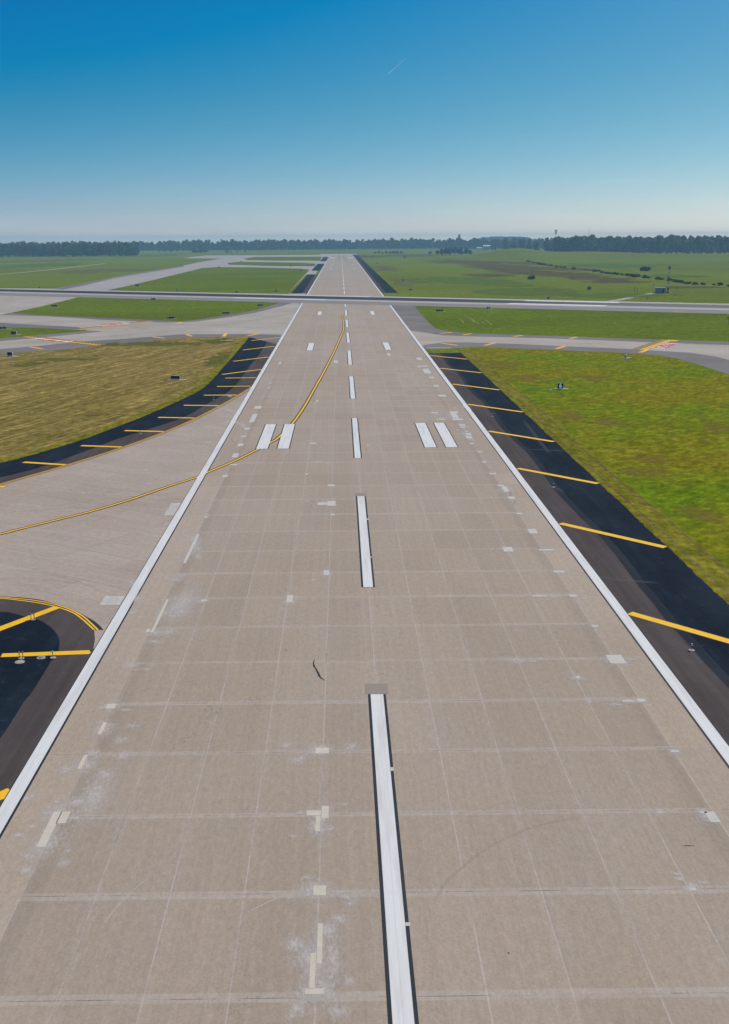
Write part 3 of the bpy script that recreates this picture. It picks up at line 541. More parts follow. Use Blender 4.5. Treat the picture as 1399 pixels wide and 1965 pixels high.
field('grass_triangle', [(796, 588), (875, 589), (950, 590.5), (1050, 594.3), (1199.7, 597.6), (1399, 602.6), (1560, 608), (1560, 662), (1399, 655.8), (1199.7, 649.5), (1050, 644), (975, 641.7), (900, 639.5), (870, 637), (837.5, 631), (825, 621), (807.5, 602.5)], 'grass_isl')
field('grass_block', [(207, 557), (250, 547.6), (300, 536), (350, 523.7), (387.5, 514.5), (417, 512.5), (475, 513), (575, 515.5), (594, 517.5), (575, 538), (557, 558), (555, 564.3), (450, 562.5), (350, 561.3)], 'grass_isl', 0.042)
field('grass_strip', [(435, 505), (457, 502.5), (575, 504), (606, 506), (604, 510.8), (525, 510.5), (440, 508)], 'grass_isl', 0.042)
field('grass_strip', [(467.5, 496), (490, 493), (617.5, 492.5), (614, 500.3), (525, 500), (475, 499)], 'grass_isl', 0.042)
tri = bpy.data.objects['grass_triangle']
for pts in ([(882, 612), (887, 616), (890, 620)], [(905, 612), (912, 617), (920, 622)], [(930, 613), (937, 618), (945, 624)], [(890, 604), (903, 611), (910, 618)], [(925, 618), (932, 621)]): ribbon('mower_arc', smoothline(GP(pts)), 0.35, 0.018, flat('cut_straw', (0.26, 0.25, 0.09), 0.95), tri)
# mown verges along the shoulders
rg = random.Random(77)
ver = [(DX + rg.uniform(-0.12, 0.06) + 0.06 * math.sin(y * .31), y) for y in [-150 + .7 * i for i in range(669)]]
sheet('mown_verge', ver + [(37.2, 316), (36.8, 222), (36.4, 140), (36.6, 60), (36.8, -150)], 0.040, M['verge'], kind='structure')
for xo in (33.75, 35.9): ribbon('tyre_rut', [(xo + 0.2 * math.sin(y * .07), y) for y in range(-150, 300, 6)], 0.30, 0.046, grass('rut_grass' + str(xo), (0.12, 0.105, 0.028), (0.15, 0.13, 0.045), (0.19, 0.155, 0.06), 0.7, ang=math.pi / 2), bpy.data.objects['mown_verge'])
lv = smoothline(GP([(477, 648.6), (447, 684), (429, 704), (411, 725), (389.6, 745), (357, 763), (286, 795), (204, 827), (143, 849), (53.6, 875.5), (0, 889), (-150, 928), (-420, 1000)]), 3)
def ragged(L, step, a):
    out = []
    for p, q_ in zip(L[:-1], L[1:]):
        p, q_ = Vector(p), Vector(q_); n = max(1, int((q_ - p).length / step)); t = (q_ - p).normalized()
        for i in range(n): v = p.lerp(q_, i / n); r = rg.uniform(-a, a); out.append((v.x - t.y * r, v.y + t.x * r))
    return out + [L[-1]]
sheet('mown_verge', ragged(lv, 0.9, 0.12) + offs(lv, -2.2)[::-1], 0.046, M['verge'], kind='structure')
sheet('mown_verge', [(-33, 655), (-33, 1010), (-34.6, 1010), (-35, 655)], 0.048, M['verge'], kind='structure')
sheet('mown_verge', [(33, 655), (34.9, 655), (34.4, 1700), (33, 1700)], 0.018, M['verge'], kind='structure')

# ---- the runway that crosses
TD = Vector((0.8796, -0.4757)); TN = Vector((0.4757, 0.8796)); TC = Vector((0.0, 600.0))
def X2(t, u): p = TC + TD * t + TN * u; return (p.x, p.y)
def cross_mat():
    q = Mat('crossing_concrete', 0.9, 0.2)
    dx = q.f('SUBTRACT', q.X, TC.x); dy = q.f('SUBTRACT', q.Y, TC.y)
    t = q.f('ADD', q.f('MULTIPLY', dx, TD.x), q.f('MULTIPLY', dy, TD.y)); u = q.f('ADD', q.f('MULTIPLY', dx, TN.x), q.f('MULTIPLY', dy, TN.y))
    st = q.noise(q.vec(q.f('MULTIPLY', t, 0.004), q.f('MULTIPLY', u, 0.5)), 1, 4); big = q.noise(q.vec(q.f('MULTIPLY', t, 0.01), q.f('MULTIPLY', u, 0.05)), 1, 4)
    col = q.mix(big, (0.34, 0.305, 0.265), (0.43, 0.395, 0.355)); col = q.mul(col, q.f('MULTIPLY_ADD', st, 0.5, 0.75))
    col = q.mix(q.ss(u, -22, -27, 0, 0.85), col, (0.195, 0.182, 0.165))
    rb = q.f('MULTIPLY', q.ss(q.f('ABSOLUTE', q.f('ADD', u, q.f('MULTIPLY_ADD', st, 4.0, -2.0))), 14.0, 10.0), q.ss(t, 60, 190, 1.0, 0.62))
    rb = q.f('MULTIPLY', rb, q.ss(t, 210, 330, 1, 0.55))
    col = q.mix(rb, col, (0.006, 0.007, 0.009))
    col = q.mix(q.f('MULTIPLY', q.ss(q.f('ABSOLUTE', u), 17, 8), 0.25), col, (0.10, 0.10, 0.11))
    g = q.noise(scale=1.5, detail=4); q.color(q.mul(col, q.f('MULTIPLY_ADD', g, 0.3, 0.85))); return q.m
cross = sheet('crossing_runway', [X2(-1500, -50), X2(1500, -50), X2(1500, 23), X2(-1500, 23)], 0.078, cross_mat(), kind='structure')
def xbar(t0, t1, u0, u1, mat='white_far', nm='aiming_bar', z=0.084): sheet(nm, [X2(t0, u0), X2(t1, u0), X2(t1, u1), X2(t0, u1)], z, M[mat], cross)
xbar(102, 152, 9.5, 17, ); xbar(102, 152, -18.5, -10.5)
xbar(-50, 8, 13, 17, nm='touchdown_bar'); xbar(-62, -2, -22, -17, nm='touchdown_bar')
xbar(-1400, 1400, -24.6, -23.7, nm='edge_stripe'); xbar(-1400, 1400, 21.0, 21.9, nm='edge_stripe')
for i in range(-9, 8): xbar(38 * i, 38 * i + 5, -46, -43.5, 'old_yellow', 'shoulder_mark')

# ---- taxiway paint
def tline(par, pts, wd, mat='old_yellow', z=0.046, n='centre_line'): ribbon(n, smoothline(GP(pts), 4), wd, z, M[mat], par)
tline(taxi, [(-80, 663), (0, 659.5), (50, 656.5), (112, 652.5), (200, 646), (300, 637), (400, 627), (500, 612), (560, 600)], 0.35)
tline(taxi, [(70, 614.6), (175, 619), (240, 625), (290, 633)], 0.3); tline(taxi, [(0, 596), (50, 588), (100, 578)], 0.35); tline(taxi, [(0, 577), (20, 572), (24, 567.5), (14, 564), (0, 563)], 0.5)
tline(taxi, [(200, 635.5), (212, 632.5), (228, 631.5), (243, 632.5), (246, 634), (232, 635.5), (214, 636)], 0.6, n='loop_line')
tline(right_taxi, [(800, 645), (850, 649.5), (950, 653), (1050, 656.7), (1175, 661), (1399, 669.5), (1560, 677)], 0.3)
for par, q4 in ((right_taxi, (845, 640, 867.5, 638)), (right_taxi, (888.7, 643, 905, 640.5)), (right_taxi, (986, 646, 1002.5, 643.7)), (right_taxi, (847.5, 659, 879, 663)), (right_taxi, (930, 663, 950.7, 658.3)), (right_taxi, (1093.7, 650, 1107.4, 647)),
                (right_taxi, (1067.5, 669.5, 1086, 664)), (right_taxi, (1228.4, 676.5, 1244.6, 670.7)), (right_taxi, (1289.5, 655, 1300.7, 652.8)), (right_taxi, (772.5, 608, 809, 610.5)), (right_taxi, (779.5, 618, 823.7, 622.5)), (right_taxi, (792.5, 633.7, 830, 633)),
                (right_taxi, (820, 667.5, 865.5, 668)), (taxi, (358, 642, 368, 645.5)), (taxi, (429, 646, 434, 640)), (taxi, (476, 644.5, 497, 640.5)), (taxi, (292, 646.3, 317, 649.3)), (taxi, (57.5, 666, 83, 670)), (taxi, (341, 621, 348, 618)),
                (taxi, (132, 641, 155, 641.3))):
    ribbon('chevron_bar', [G(*q4[:2]), G(*q4[2:])], 1.25, 0.05, M['yellow' if q4[0] not in (772.5, 779.5, 792.5, 132) else 'old_yellow'], par)
def hold(par, pa, pb, sg):           # holding position: two solid and two dashed yellow bars on black
    a, b = Vector(G(*pa)), Vector(G(*pb)); d = (b - a).normalized(); n = Vector((-d.y, d.x)) * sg; Ln = (b - a).length
    o = sheet('holding_bar', [tuple(a - n * 2.4), tuple(b - n * 2.4), tuple(b + n * 2.2), tuple(a + n * 2.2)], 0.049, M['black'], par)
    for k in (0.0, 1.1): sheet('solid_line', [tuple(a + n * (k)), tuple(b + n * (k)), tuple(b + n * (k + .8)), tuple(a + n * (k + .8))], 0.055, M['yellow'], o)
    ds = bmesh.new()
    for k in (-1.0, -2.0):
        t = 0.3
        while t < Ln - 1:
            ds.faces.new([ds.verts.new((*(a + d * s_ + n * h_), 0.055)) for s_, h_ in ((t, k), (t + 1.1, k), (t + 1.1, k + .55), (t, k + .55))]); t += 2.0
    bmesh.ops.recalc_face_normals(ds, faces=ds.faces); frombm('dashed_line', ds, M['yellow'], o)
hold(right_taxi, (1226, 671.5), (1283, 652), -1); hold(taxi, (52, 646), (195, 662), -1); hold(taxi, (148, 632.5), (288, 616.5), -1)
def redpaint(par, quadp, marks):
    p = [Vector(G(*c)) for c in quadp]; o = sheet('red_panel', [tuple(v) for v in p], 0.051, M['red'], par)
    for (u0, v0, u1, v1) in marks:
        f = lambda u, v: tuple((p[0] * (1 - u) + p[1] * u) * (1 - v) + (p[3] * (1 - u) + p[2] * u) * v)
        sheet('white_mark', [f(u0, v0), f(u1, v0), f(u1, v1), f(u0, v1)], 0.057, M['white_far'], o)
mk = [(0.0, 0.0, 0.09, 1.0), (.16, .2, .21, .8), (.28, .15, .33, .85), (.33, .15, .40, .32), (.33, .68, .40, .85), (.48, .45, .54, .55), (.62, .15, .67, .85), (.67, .15, .74, .3), (.67, .45, .74, .58), (.82, .2, .87, .8), (.92, 0.0, 1.0, 1.0)]
redpaint(right_taxi, [(1249.6, 668.5), (1275.8, 669.8), (1300.7, 659), (1274.5, 658)], [(v0, u0, v1, u1) for u0, v0, u1, v1 in mk])
redpaint(taxi, [(62, 651.2), (128, 657.5), (142, 654.5), (80, 648.5)], mk); redpaint(taxi, [(184, 624.3), (237, 619.5), (252, 621.8), (200, 626)], mk)

# ---- far tracks and roads
ribbon('gravel_track', smoothline(GP([(1150, 580), (1185, 576), (1220, 569), (1252, 562.5)])), 4.0, 0.02, M['gravel'], kind='structure')
ribbon('gravel_track', smoothline(GP([(-100, 532), (0, 526.5), (100, 517), (190, 507), (200, 505.5)])), 5.0, 0.02, M['gravel'], kind='structure')
ribbon('perimeter_road', smoothline([(-900, 3080), (-430, 3120), (0, 2900), (300, 2950)]), 9.0, 0.02, M['far_taxi'], kind='structure')
# rough, unmown meadow and dry stains
def stains(name, items, mat, z, par):
    r = []
    for (a, b, rx, ry) in items:
        x, y = G(a, b); k = mpp(x, y); dy = abs(G(a, b - ry)[1] - G(a, b + ry)[1]) / 2; r.append((x, y, rx * k, dy, 0))
    return discs(name, r, z, mat, par, kind='stuff')
stains('rough_meadow', [(900, 502, 90, 6), (960, 512, 80, 9), (1010, 522, 70, 9), (1080, 527, 90, 8), (1150, 535, 80, 5), (700, 492, 60, 3), (800, 490, 80, 3), (1080, 516, 60, 5), (1000, 504, 60, 5), (1180, 541, 70, 4), (1320, 551, 80, 3), (940, 528, 60, 4)], soft('meadow', (0.066, 0.054, 0.022), 0.32, 0.05, 0.92, (.6, .8), (0.145, 0.115, 0.045)), 0.02, ground)
stains('green_flush', [(900, 540, 170, 14), (1000, 560, 160, 12), (1200, 568, 150, 8), (1180, 510, 150, 8), (1330, 500, 120, 8), (1100, 492, 120, 5), (1280, 530, 120, 6), (300, 490, 70, 5), (60, 510, 120, 8)], soft('lush_grass', (0.10, 0.17, 0.026), 0.45, 0.02, 0.7, (1, .5), (0.12, 0.19, 0.03)), 0.03, ground)
stains('dry_patch', [(90, 500, 130, 5), (200, 520, 120, 6), (740, 515, 40, 12), (770, 540, 40, 12), (1050, 560, 80, 5)], soft('straw', (0.18, 0.165, 0.065), 0.5, 0.03, 0.6, (1, .5), (0.15, 0.155, 0.055)), 0.036, ground)
gr = bpy.data.objects['right_field']
stains('dry_patch', [(960, 700, 70, 14), (1010, 725, 60, 12), (1140, 725, 60, 10), (1170, 810, 50, 14), (1250, 880, 60, 16), (1240, 905, 90, 16), (1340, 985, 70, 26), (1090, 800, 60, 16), (1380, 820, 50, 20), (1090, 702, 30, 3)], soft('straw_near', (0.22, 0.155, 0.03), 0.5, 0.3, 0.42, (1, .6), (0.24, 0.17, 0.04)), 0.02, gr)
gd = bpy.data.objects['dry_field']
stains('green_patch', [(300, 660, 190, 8), (420, 690, 40, 20), (120, 690, 130, 6), (60, 700, 60, 8), (420, 655, 70, 8)], soft('green_regrowth', (0.115, 0.125, 0.02), 0.5, 0.2, 0.6, (1, .6), (0.12, 0.145, 0.02)), 0.047, gd)

# ================================================================== THINGS
# ---- signs
def sign(px, py, wpx, hpx, label, face='sblack', rz=0.0, pad=1.0, legend=None, halves=None, lmat='swhite', depth=0.35):
    x, y = G(px, py); k = mpp(x, y); wd, ht = wpx * k, hpx * k
    t = thing('airfield_sign', label, 'sign', x, y, 0.0, rz)
    if pad:
        pw = wd + 1.0 * pad + 0.6; part('base_pad', M['pad'], t, ('b', (0.25 * pad, 0, 0.05), (pw, 1.3 + 0.3 * pad, 0.16), 0, 0.03))
    z0 = 0.22
    n = max(2, int(wd / 1.2) + 1)
    for i in range(n):
        lx = -wd / 2 + 0.15 + (wd - 0.3) * i / (n - 1); part('leg', M['steel'], t, ('t', (lx, 0, 0.0), (lx, 0, z0 + 0.1), 0.035))
    fh = max(ht - z0, 0.5)
    part('casing', M['frame'], t, ('b', (0, 0.02, z0 + fh / 2), (wd, depth, fh), 0, 0.03))
    fx = -depth / 2 - 0.004
    if halves:
        cw = (wd - 0.12) / len(halves)
        for i, c in enumerate(halves): part('panel', M[c], t, ('b', (-wd / 2 + 0.06 + cw * (i + .5), fx, z0 + fh / 2), (cw - 0.01, 0.03, fh - 0.05)))
    else: part('panel', M[face], t, ('b', (0, fx, z0 + fh / 2), (wd - 0.05, 0.03, fh - 0.05)))
    if legend: text('legend', legend, fh * 1.12, M[lmat], t, (0, fx - 0.026, z0 + fh * 0.50))
    return t
s6 = sign(1075, 747, 10.6, 11.8, 'black square sign with a white 6 in the right olive field', pad=0.0, legend='6', lmat='slit')
part('base_pad', M['pad'], s6, ('b', (0.25, 0, 0.05), (3.3, 1.7, 0.16), 0, 0.04)); part('base_pad', M['pad'], s6, ('b', (-2.2, -.3, 0.02), (0.55, 1.0, 0.14), 0, 0.03))
sign(337, 729, 17.5, 8.0, 'blank black sign with a pale casing standing near the curved dark shoulder', rz=-0.12, pad=1.6)
sign(20, 684, 12, 8.0, 'tilted black sign on a pale pad, top left of the dry field', rz=-0.5, pad=2.2)
sign(431, 654, 6, 6.0, 'small olive yellow sign at the pointed corner of the dry field', 'syel', rz=0.3, pad=2.6)
sign(27, 642.5, 12, 6.5, 'low black sign with a reddish tint on the small grass wedge at left', rz=-0.35, pad=1.4, halves=['sblack', 'sblack', 'sred'])
sign(7, 632, 14, 5.0, 'black and yellow sign at the far left end of the grass wedge', rz=0.1, pad=1.5, halves=['sblack', 'syel', 'sblack', 'syel'])
sign(328, 612.3, 14, 4.6, 'long black sign with a yellow end panel on the middle grass island', rz=0.15, pad=0.8, halves=['syel', 'sblack', 'sblack', 'sblack', 'sblack'])
sign(434, 602.8, 14, 4.2, 'long black sign with faint red numbers near the right tip of the middle grass island', pad=1.2, legend='11-29', lmat='sred') if False else sign(434, 602.8, 14, 4.2, 'long black sign with faint red marks, right part of middle grass island', pad=1.2, halves=['sblack', 'sred', 'sblack', 'sred', 'sblack'])
sign(500, 587.7, 12, 3.6, 'black sign standing behind the red marked one on the middle grass island', pad=0.6)
sign(294, 575.8, 8.5, 3.4, 'black sign at the near edge of the crossing runway, above the middle island', rz=0.2, pad=1.2)
sign(105, 588.7, 12, 3.6, 'black sign without a visible pad at the left end of the middle grass island', pad=0.3)
sign(263.5, 549, 7.5, 2.9, 'small black sign in the left corner of the far grass block', pad=0.3)
sign(341, 558.7, 3.6, 3.4, 'tiny black and white sign halfway along the far grass block', pad=0.2, halves=['sblack', 'swhite'])
sign(454, 562, 6.0, 3.0, 'small black sign on a pad, near right part of the far grass block', rz=0.25, pad=0.9)
sign(530, 559.8, 6.2, 2.8, 'small black sign in the near right corner of the far grass block', pad=0.3)
sign(843.5, 598, 13.5, 4.4, 'wide dark red and black sign in the left corner of the grass triangle', pad=1.4, halves=['sblack', 'sred', 'sblack', 'sred', 'sblack'])
sign(937, 594, 7, 5.4, 'red sign with white marks between grass triangle and crossing runway', 'sred', rz=0.45, pad=1.5, halves=['sred', 'swhite', 'sred'])
sign(773.5, 539.6, 3.2, 3.4, 'small square black sign with a pale mark beyond the crossing runway', pad=0.3, halves=['sblack', 'swhite', 'sblack'])
sign(788, 557, 6.6, 2.8, 'black rectangular sign in the grass just beyond the crossing runway, right side', pad=0.4)
sign(1052, 575, 5, 5.0, 'red sign on the far edge of the crossing runway, short of the meadow', 'sred', rz=0.5, pad=1.0)
sign(1201, 687.5, 9, 7.5, 'red sign seen at a slant beside the connector taxiway and its holding line', 'sred', rz=0.95, pad=1.4, halves=['sblack', 'swhite', 'sred', 'sred'])
sign(741, 517.6, 2.0, 2.2, 'tiny dark sign in the far right grass, nearest of three in a row', pad=0)
sign(723, 505.8, 1.7, 1.8, 'tiny dark sign in the far right grass, middle of three in a row', pad=0)
sign(711, 497.2, 1.5, 1.5, 'tiny dark sign in the far right grass, farthest of three in a row', pad=0)
sign(558, 511.2, 3.4, 2.0, 'small black sign on the near far-off grass strip beside the runway', pad=0.2)
sign(578, 520, 3.0, 1.9, 'small black sign at the far right end of the grass block', pad=0.2)
sign(463, 502.7, 3.2, 1.4, 'tiny dark sign at the left end of the near far-off grass strip', pad=0)
sign(420, 513, 2.8, 1.6, 'tiny dark sign at the back left end of the grass block', pad=0)
sign(76, 553.2, 3.0, 2.6, 'small dark sign beyond the crossing runway at far left', pad=0.2)
x, y = G(1397, 623.5); k = mpp(x, y)
t = thing('marker_board', 'small orange board on a thin post in the grass triangle at the right edge', 'marker', x, y)
part('post', M['dsteel'], t, ('t', (0, 0, 0), (0, 0, 12.5 * k), 0.07)); part('board', M['syel'], t, ('b', (0, -0.12, 13.5 * k), (6 * k, 0.1, 3.0 * k), 0, 0.02))

# ---- edge lights and small fixtures on their pads
def edge_light(px, py, label, posts=1, h=0.5, padr=0.25):
    x, y = G(px, py); t = thing('edge_light', label, 'runway light', x, y, 0.05)
    part('base_pad', M['pad'], t, ('t', (0, 0, -0.02), (0, 0, 0.03), padr, padr * 0.96, 20))
    for i in range(posts):
        ox = 0.0 if posts == 1 else (-0.14, 0.14)[i]
        part('stem', M['dsteel'], t, ('t', (ox, 0, 0.0), (ox, 0, h - 0.1), 0.022 if posts == 1 else 0.03)); part('lamp', M['swhite'] if posts == 1 else M['steel'], t, ('t', (ox, 0, h - 0.1), (ox, 0, h + 0.08), 0.085 if posts == 1 else 0.05, 0.05, 10))
    return t
edge_light(1327, 1249, 'nearest of the white runway lights along the right shoulder seam')
edge_light(1062, 935.5, 'second nearest of the white runway lights along the right shoulder seam')
edge_light(945, 799.5, 'farthest of the three white runway lights along the right shoulder seam')
edge_light(102, 1263.2, 'single stem light by the lower yellow bar at the wedge, right of the capped pad')
edge_light(41, 1264.5, 'twin post marker by the lower yellow bar on the left dark wedge', 2, 0.52)
edge_light(63, 1190, 'twin post marker where the upper yellow bar crosses the left dark wedge', 2, 0.55)
edge_light(270, 832.5, 'runway light beside the curved left shoulder, at the third yellow bar from below')
edge_light(410, 767.5, 'runway light beside the curved left shoulder, halfway up')
edge_light(466, 727, 'runway light beside the curved left shoulder, near its top')
x, y = G(79, 1263.3); t = thing('capped_pad', 'round concrete pad with a low cap between the two lower wedge markers', 'light base', x, y, 0.05)
part('base_pad', M['pad'], t, ('t', (0, 0, -0.02), (0, 0, 0.03), 0.36, 0.34, 20)); part('cap', M['steel'], t, ('t', (0, 0, 0.03), (0, 0, 0.09), 0.2, 0.17, 14))
x, y = G(38, 1271.5); t = thing('access_cover', 'pale round cover set in the dark wedge below the twin post marker', 'cover', x, y, 0.05)
part('rim', M['pad'], t, ('t', (0, 0, -0.02), (0, 0, 0.025), 0.40, 0.38, 20)); part('lid', M['pad'], t, ('t', (0, 0, 0.02), (0, 0, 0.04), 0.28, 0.26, 20))

# ---- the landing-aid hut and its mast
x, y = G(1267, 562.5); k = mpp(x, y)
t = thing('equipment_hut', 'small blue equipment hut at the end of the gravel track', 'hut', x, y, 0, -0.15)
part('wall', M['hut'], t, ('b', (0, 1.6, 1.65), (16.5 * k, 3.2, 2.9), 0, 0.04)); part('roof', M['hutroof'], t, ('b', (0, 1.6, 3.18), (16.5 * k + .5, 3.7, 0.18), 0, 0.04))
part('door', M['glass'], t, ('b', (1.6, -0.02, 1.3), (0.9, 0.08, 2.0))); part('vent', M['glass'], t, ('b', (-.2, -0.02, 2.0), (0.6, 0.08, 0.5))); part('skid', M['dsteel'], t, ('b', (0, 1.6, 0.1), (15 * k, 2.6, 0.2)))
part('cabinet', M['hutroof'], t, ('b', (16.5 * k / 2 + .35, 1.2, 1.7), (0.5, 1.2, 2.4), 0, 0.03))
part('dish_post', M['steel'], t, ('t', (-3.8, 1.2, 0), (-3.8, 1.2, 4.6), 0.05)); part('dish', M['hutroof'], t, ('t', (-3.8, 1.0, 4.7), (-3.8, 1.2, 4.75), 0.5, 0.25, 12))
x, y = G(1281, 562.5); k = mpp(x, y); hm = 47 * k
t = thing('glide_mast', 'tall red and white lattice antenna mast beside the blue hut', 'antenna mast', x, y)
def lattice(parent, z0, z1, wd, mat, name='section', nb=4):
    c = []
    for a in range(3):
        an = a * 2 * math.pi / 3; an2 = (a + 1) * 2 * math.pi / 3
        p = (wd * math.cos(an), wd * math.sin(an)); q_ = (wd * math.cos(an2), wd * math.sin(an2))
        c.append(('t', (*p, z0), (*p, z1), 0.06, 0.06, 5))
        for i in range(nb): za = z0 + (z1 - z0) * i / nb; zb = z0 + (z1 - z0) * (i + 1) / nb; c.append(('t', (*p, za), (*q_, zb), 0.03, 0.03, 4)); c.append(('t', (*p, zb), (*q_, zb), 0.03, 0.03, 4))
    part(name, M[mat], parent, *c)
for i, mt in enumerate(('orange', 'twhite', 'twhite', 'orange', 'orange', 'twhite', 'twhite', 'orange')): lattice(t, hm * i / 8, hm * (i + 1) / 8, 0.42, mt)
part('antenna', M['orange'], t, ('b', (0, -.5, hm * 0.95), (1.5, 0.5, hm * 0.10), 0, 0.05)); part('antenna', M['orange'], t, ('b', (0, -.5, hm * 0.57), (1.0, 0.5, hm * 0.11), 0, 0.05)); part('antenna', M['orange'], t, ('b', (0, -.5, hm * 0.16), (1.2, 0.5, hm * 0.10), 0, 0.05)); part('base_box', M['dsteel'], t, ('b', (0, 0, 0.5), (1.1, 1.1, 1.0), 0, 0.03))
for px, py, hp, lab, lean, pd in ((1240.5, 576.5, 6.5, 'slim leaning dark post on a white pad just beyond the crossing runway', 0.5, 1), (1297.5, 558.5, 5.5, 'short forked dark post on a pad to the right of the mast', 0.4, 1), (1217.5, 560, 11, 'taller of two bare thin poles left of the blue hut', 0.0, 0), (1222.5, 561, 7, 'shorter of two bare thin poles left of the blue hut', 0.0, 0)):
    x, y = G(px, py); k = mpp(x, y); t = thing('field_post', lab, 'post', x, y)
    part('shaft', M['dsteel'], t, ('t', (0, 0, 0), (lean, 0, hp * k), 0.12, 0.09))
    part('foot', M['pad'] if pd else M['dsteel'], t, ('b', (0.5 * pd, 0, 0.06), (1.6 if pd else .4, 1.4 if pd else .4, 0.16), 0, 0.03))

# ---- trees: leaf clumps over a tapered trunk with limbs
def crown_mat(name, a, b):
    q = Mat(name, 0.95, 0.0); r = q.rnd(); n = q.noise(scale=0.5, detail=4, rough=0.7); big = q.noise(scale=0.045, detail=2)
    col = q.mix(r, a, b); col = q.mix(q.ss(big, .38, .62, 0, .85), col, q.mix(q.noise(scale=0.11, detail=1), a, b))
    cc = q.mul(col, q.f('MULTIPLY_ADD', n, 2.2, -0.1)); q.color(cc)
    tr = q.t.nodes.new('ShaderNodeBsdfTranslucent'); q.L(q.mul(cc, 1.6), tr.inputs['Color']); mx = q.t.nodes.new('ShaderNodeMixShader'); mx.inputs[0].default_value = 0.5      # leaves let sunlight through
    q.L(q.b.outputs[0], mx.inputs[1]); q.L(tr.outputs[0], mx.inputs[2]); q.L(mx.outputs[0], q.t.nodes['Material Output'].inputs['Surface']); return q.m
CM = crown_mat('leaves', (0.022, 0.050, 0.016), (0.17, 0.20, 0.05)); CM2 = crown_mat('bright_leaves', (0.03, 0.055, 0.016), (0.075, 0.105, 0.032))
def crown_bm(rng, hgt, rad, base, nb, leaves, lsize):
    bm = bmesh.new(); bl_ = []
    for i in range(nb):
        t = rng.random(); z = base + (hgt - base) * (0.12 + 0.8 * t); env = math.sin(math.pi * min(0.97, 0.2 + 0.72 * t)) ** 0.7
        an = rng.uniform(0, 6.283); rr = rad * env * rng.uniform(0.25, 0.8); br_ = rad * rng.uniform(0.24, 0.46) * (0.65 + 0.5 * env)
        bl_.append((Vector((rr * math.cos(an), rr * math.sin(an), z)), br_))
    bl_.append((Vector((0, 0, base + (hgt - base) * .5)), rad * .55)); bl_.append((Vector((rad * .1, 0, hgt - rad * .35)), rad * .34))
    for c, r in bl_:
        g = bmesh.ops.create_icosphere(bm, subdivisions=2, radius=r, matrix=Matrix.Translation(c))
        for v in g['verts']:
            d = (v.co - c); v.co = c + d * rng.uniform(0.62, 1.12) * (1 if d.z > 0 else 0.85)
    for i in range(leaves):
        c, r = rng.choice(bl_); d = Vector((rng.gauss(0, 1), rng.gauss(0, 1), rng.gauss(0.25, 1))).normalized(); p = c + d * r * rng.uniform(0.85, 1.22); s = lsize * rng.uniform(.6, 1.4)
        a = Vector((rng.gauss(0, 1), rng.gauss(0, 1), rng.gauss(0, 1))).normalized() * s; b = d.cross(a).normalized() * s
        bm.faces.new([bm.verts.new(p + a), bm.verts.new(p + b), bm.verts.new(p - a), bm.verts.new(p - b)])
    return bm
def make_tree(name, label, cat, hgt, rad, base, nb, leaves, lsize, mat, seed, trunk=True, group=None):
    rng = random.Random(seed); t = thing(name, label, cat, 0, -900, 0, 0, group)
    frombm('crown', crown_bm(rng, hgt, rad, base, nb, leaves, lsize), mat, t)
    tb = bmesh.new(); tr = hgt * 0.018; tube(tb, (0, 0, -0.5), (0, 0, hgt * .35), tr * 1.4, tr); tube(tb, (0, 0, hgt * .35), (tr, 0, hgt * .78), tr, tr * .3)
    for i in range(5):
        an = rng.uniform(0, 6.28); z = hgt * rng.uniform(.22, .5); tube(tb, (0, 0, z), (rad * .6 * math.cos(an), rad * .6 * math.sin(an), z + hgt * .2), tr * .5, tr * .15, 5)
    frombm('trunk' if trunk else 'stem', tb, M['bark'], t); return t
protos = [make_tree('broadleaf_tree', 'x', 'tree', h, r, b, nb, lv_, 0.85, CM, 40 + i) for i, (h, r, b, nb, lv_) in enumerate(((27, 7.5, 2.0, 24, 620), (24, 6.5, 1.5, 22, 560), (29, 8.0, 2.5, 28, 660), (21, 7.0, 1.0, 22, 560), (25, 5.5, 1.2, 20, 500)))]
used = [False] * len(protos)
def plant(x, y, z, sc, label, group, which=None):
    i = random.randrange(len(protos)) if which is None else which; p = protos[i]; rz = random.uniform(0, 6.28)
    s3 = (sc * random.uniform(.9, 1.15), sc * random.uniform(.9, 1.15), sc)
    if not used[i]:
        used[i] = True; p.location = (x, y, z); p.rotation_euler = (0, 0, rz); p.scale = s3; p['label'] = label; p['group'] = group; return p
    return dup(p, x, y, z, rz, s3, label, group)
def ground_z(x, y): return max(0.0, hill_h(x, y)) if x > 130 and y > 1150 else 0.0
# the nearer wood on the left: one front row and the row behind it
gl = 'trees of the near left wood'
xs = -1010
while xs < -425:
    t_ = (xs + 720) / 300; y0 = 2262 - 45 * math.exp(-((xs + 540) / 110) ** 2) + (44 * max(0, (xs + 470)) / 50)
    plant(xs + random.uniform(-2, 2), y0 + random.uniform(-5, 5), 0, random.uniform(0.6, 1.05), 'dark green broadleaf tree in the near wood beyond the left meadow', gl)
    plant(xs + random.uniform(-3, 3), y0 + random.uniform(9, 20), 0, random.uniform(0.88, 1.1), 'dark green broadleaf tree in the near wood beyond the left meadow', gl); xs += random.uniform(7.5, 11)
# the wood on the right, its front row broken by brighter bushes
gr_ = 'trees of the right wood'
xs = 385
while xs < 1000:
    y0 = 2060 - max(0, xs - 480) * 0.42 + max(0, 480 - xs) * 4.5
    z0 = 0
    plant(xs + random.uniform(-2, 2), y0 + random.uniform(-6, 6), z0, random.uniform(0.5, 1.1), 'blue green broadleaf tree in the wood behind the right hills', gr_)
    plant(xs + random.uniform(-3, 3), y0 + random.uniform(16, 30), z0 + 1.0, random.uniform(1.0, 1.25), 'blue green broadleaf tree in the wood behind the right hills', gr_); xs += random.uniform(8, 11.5)
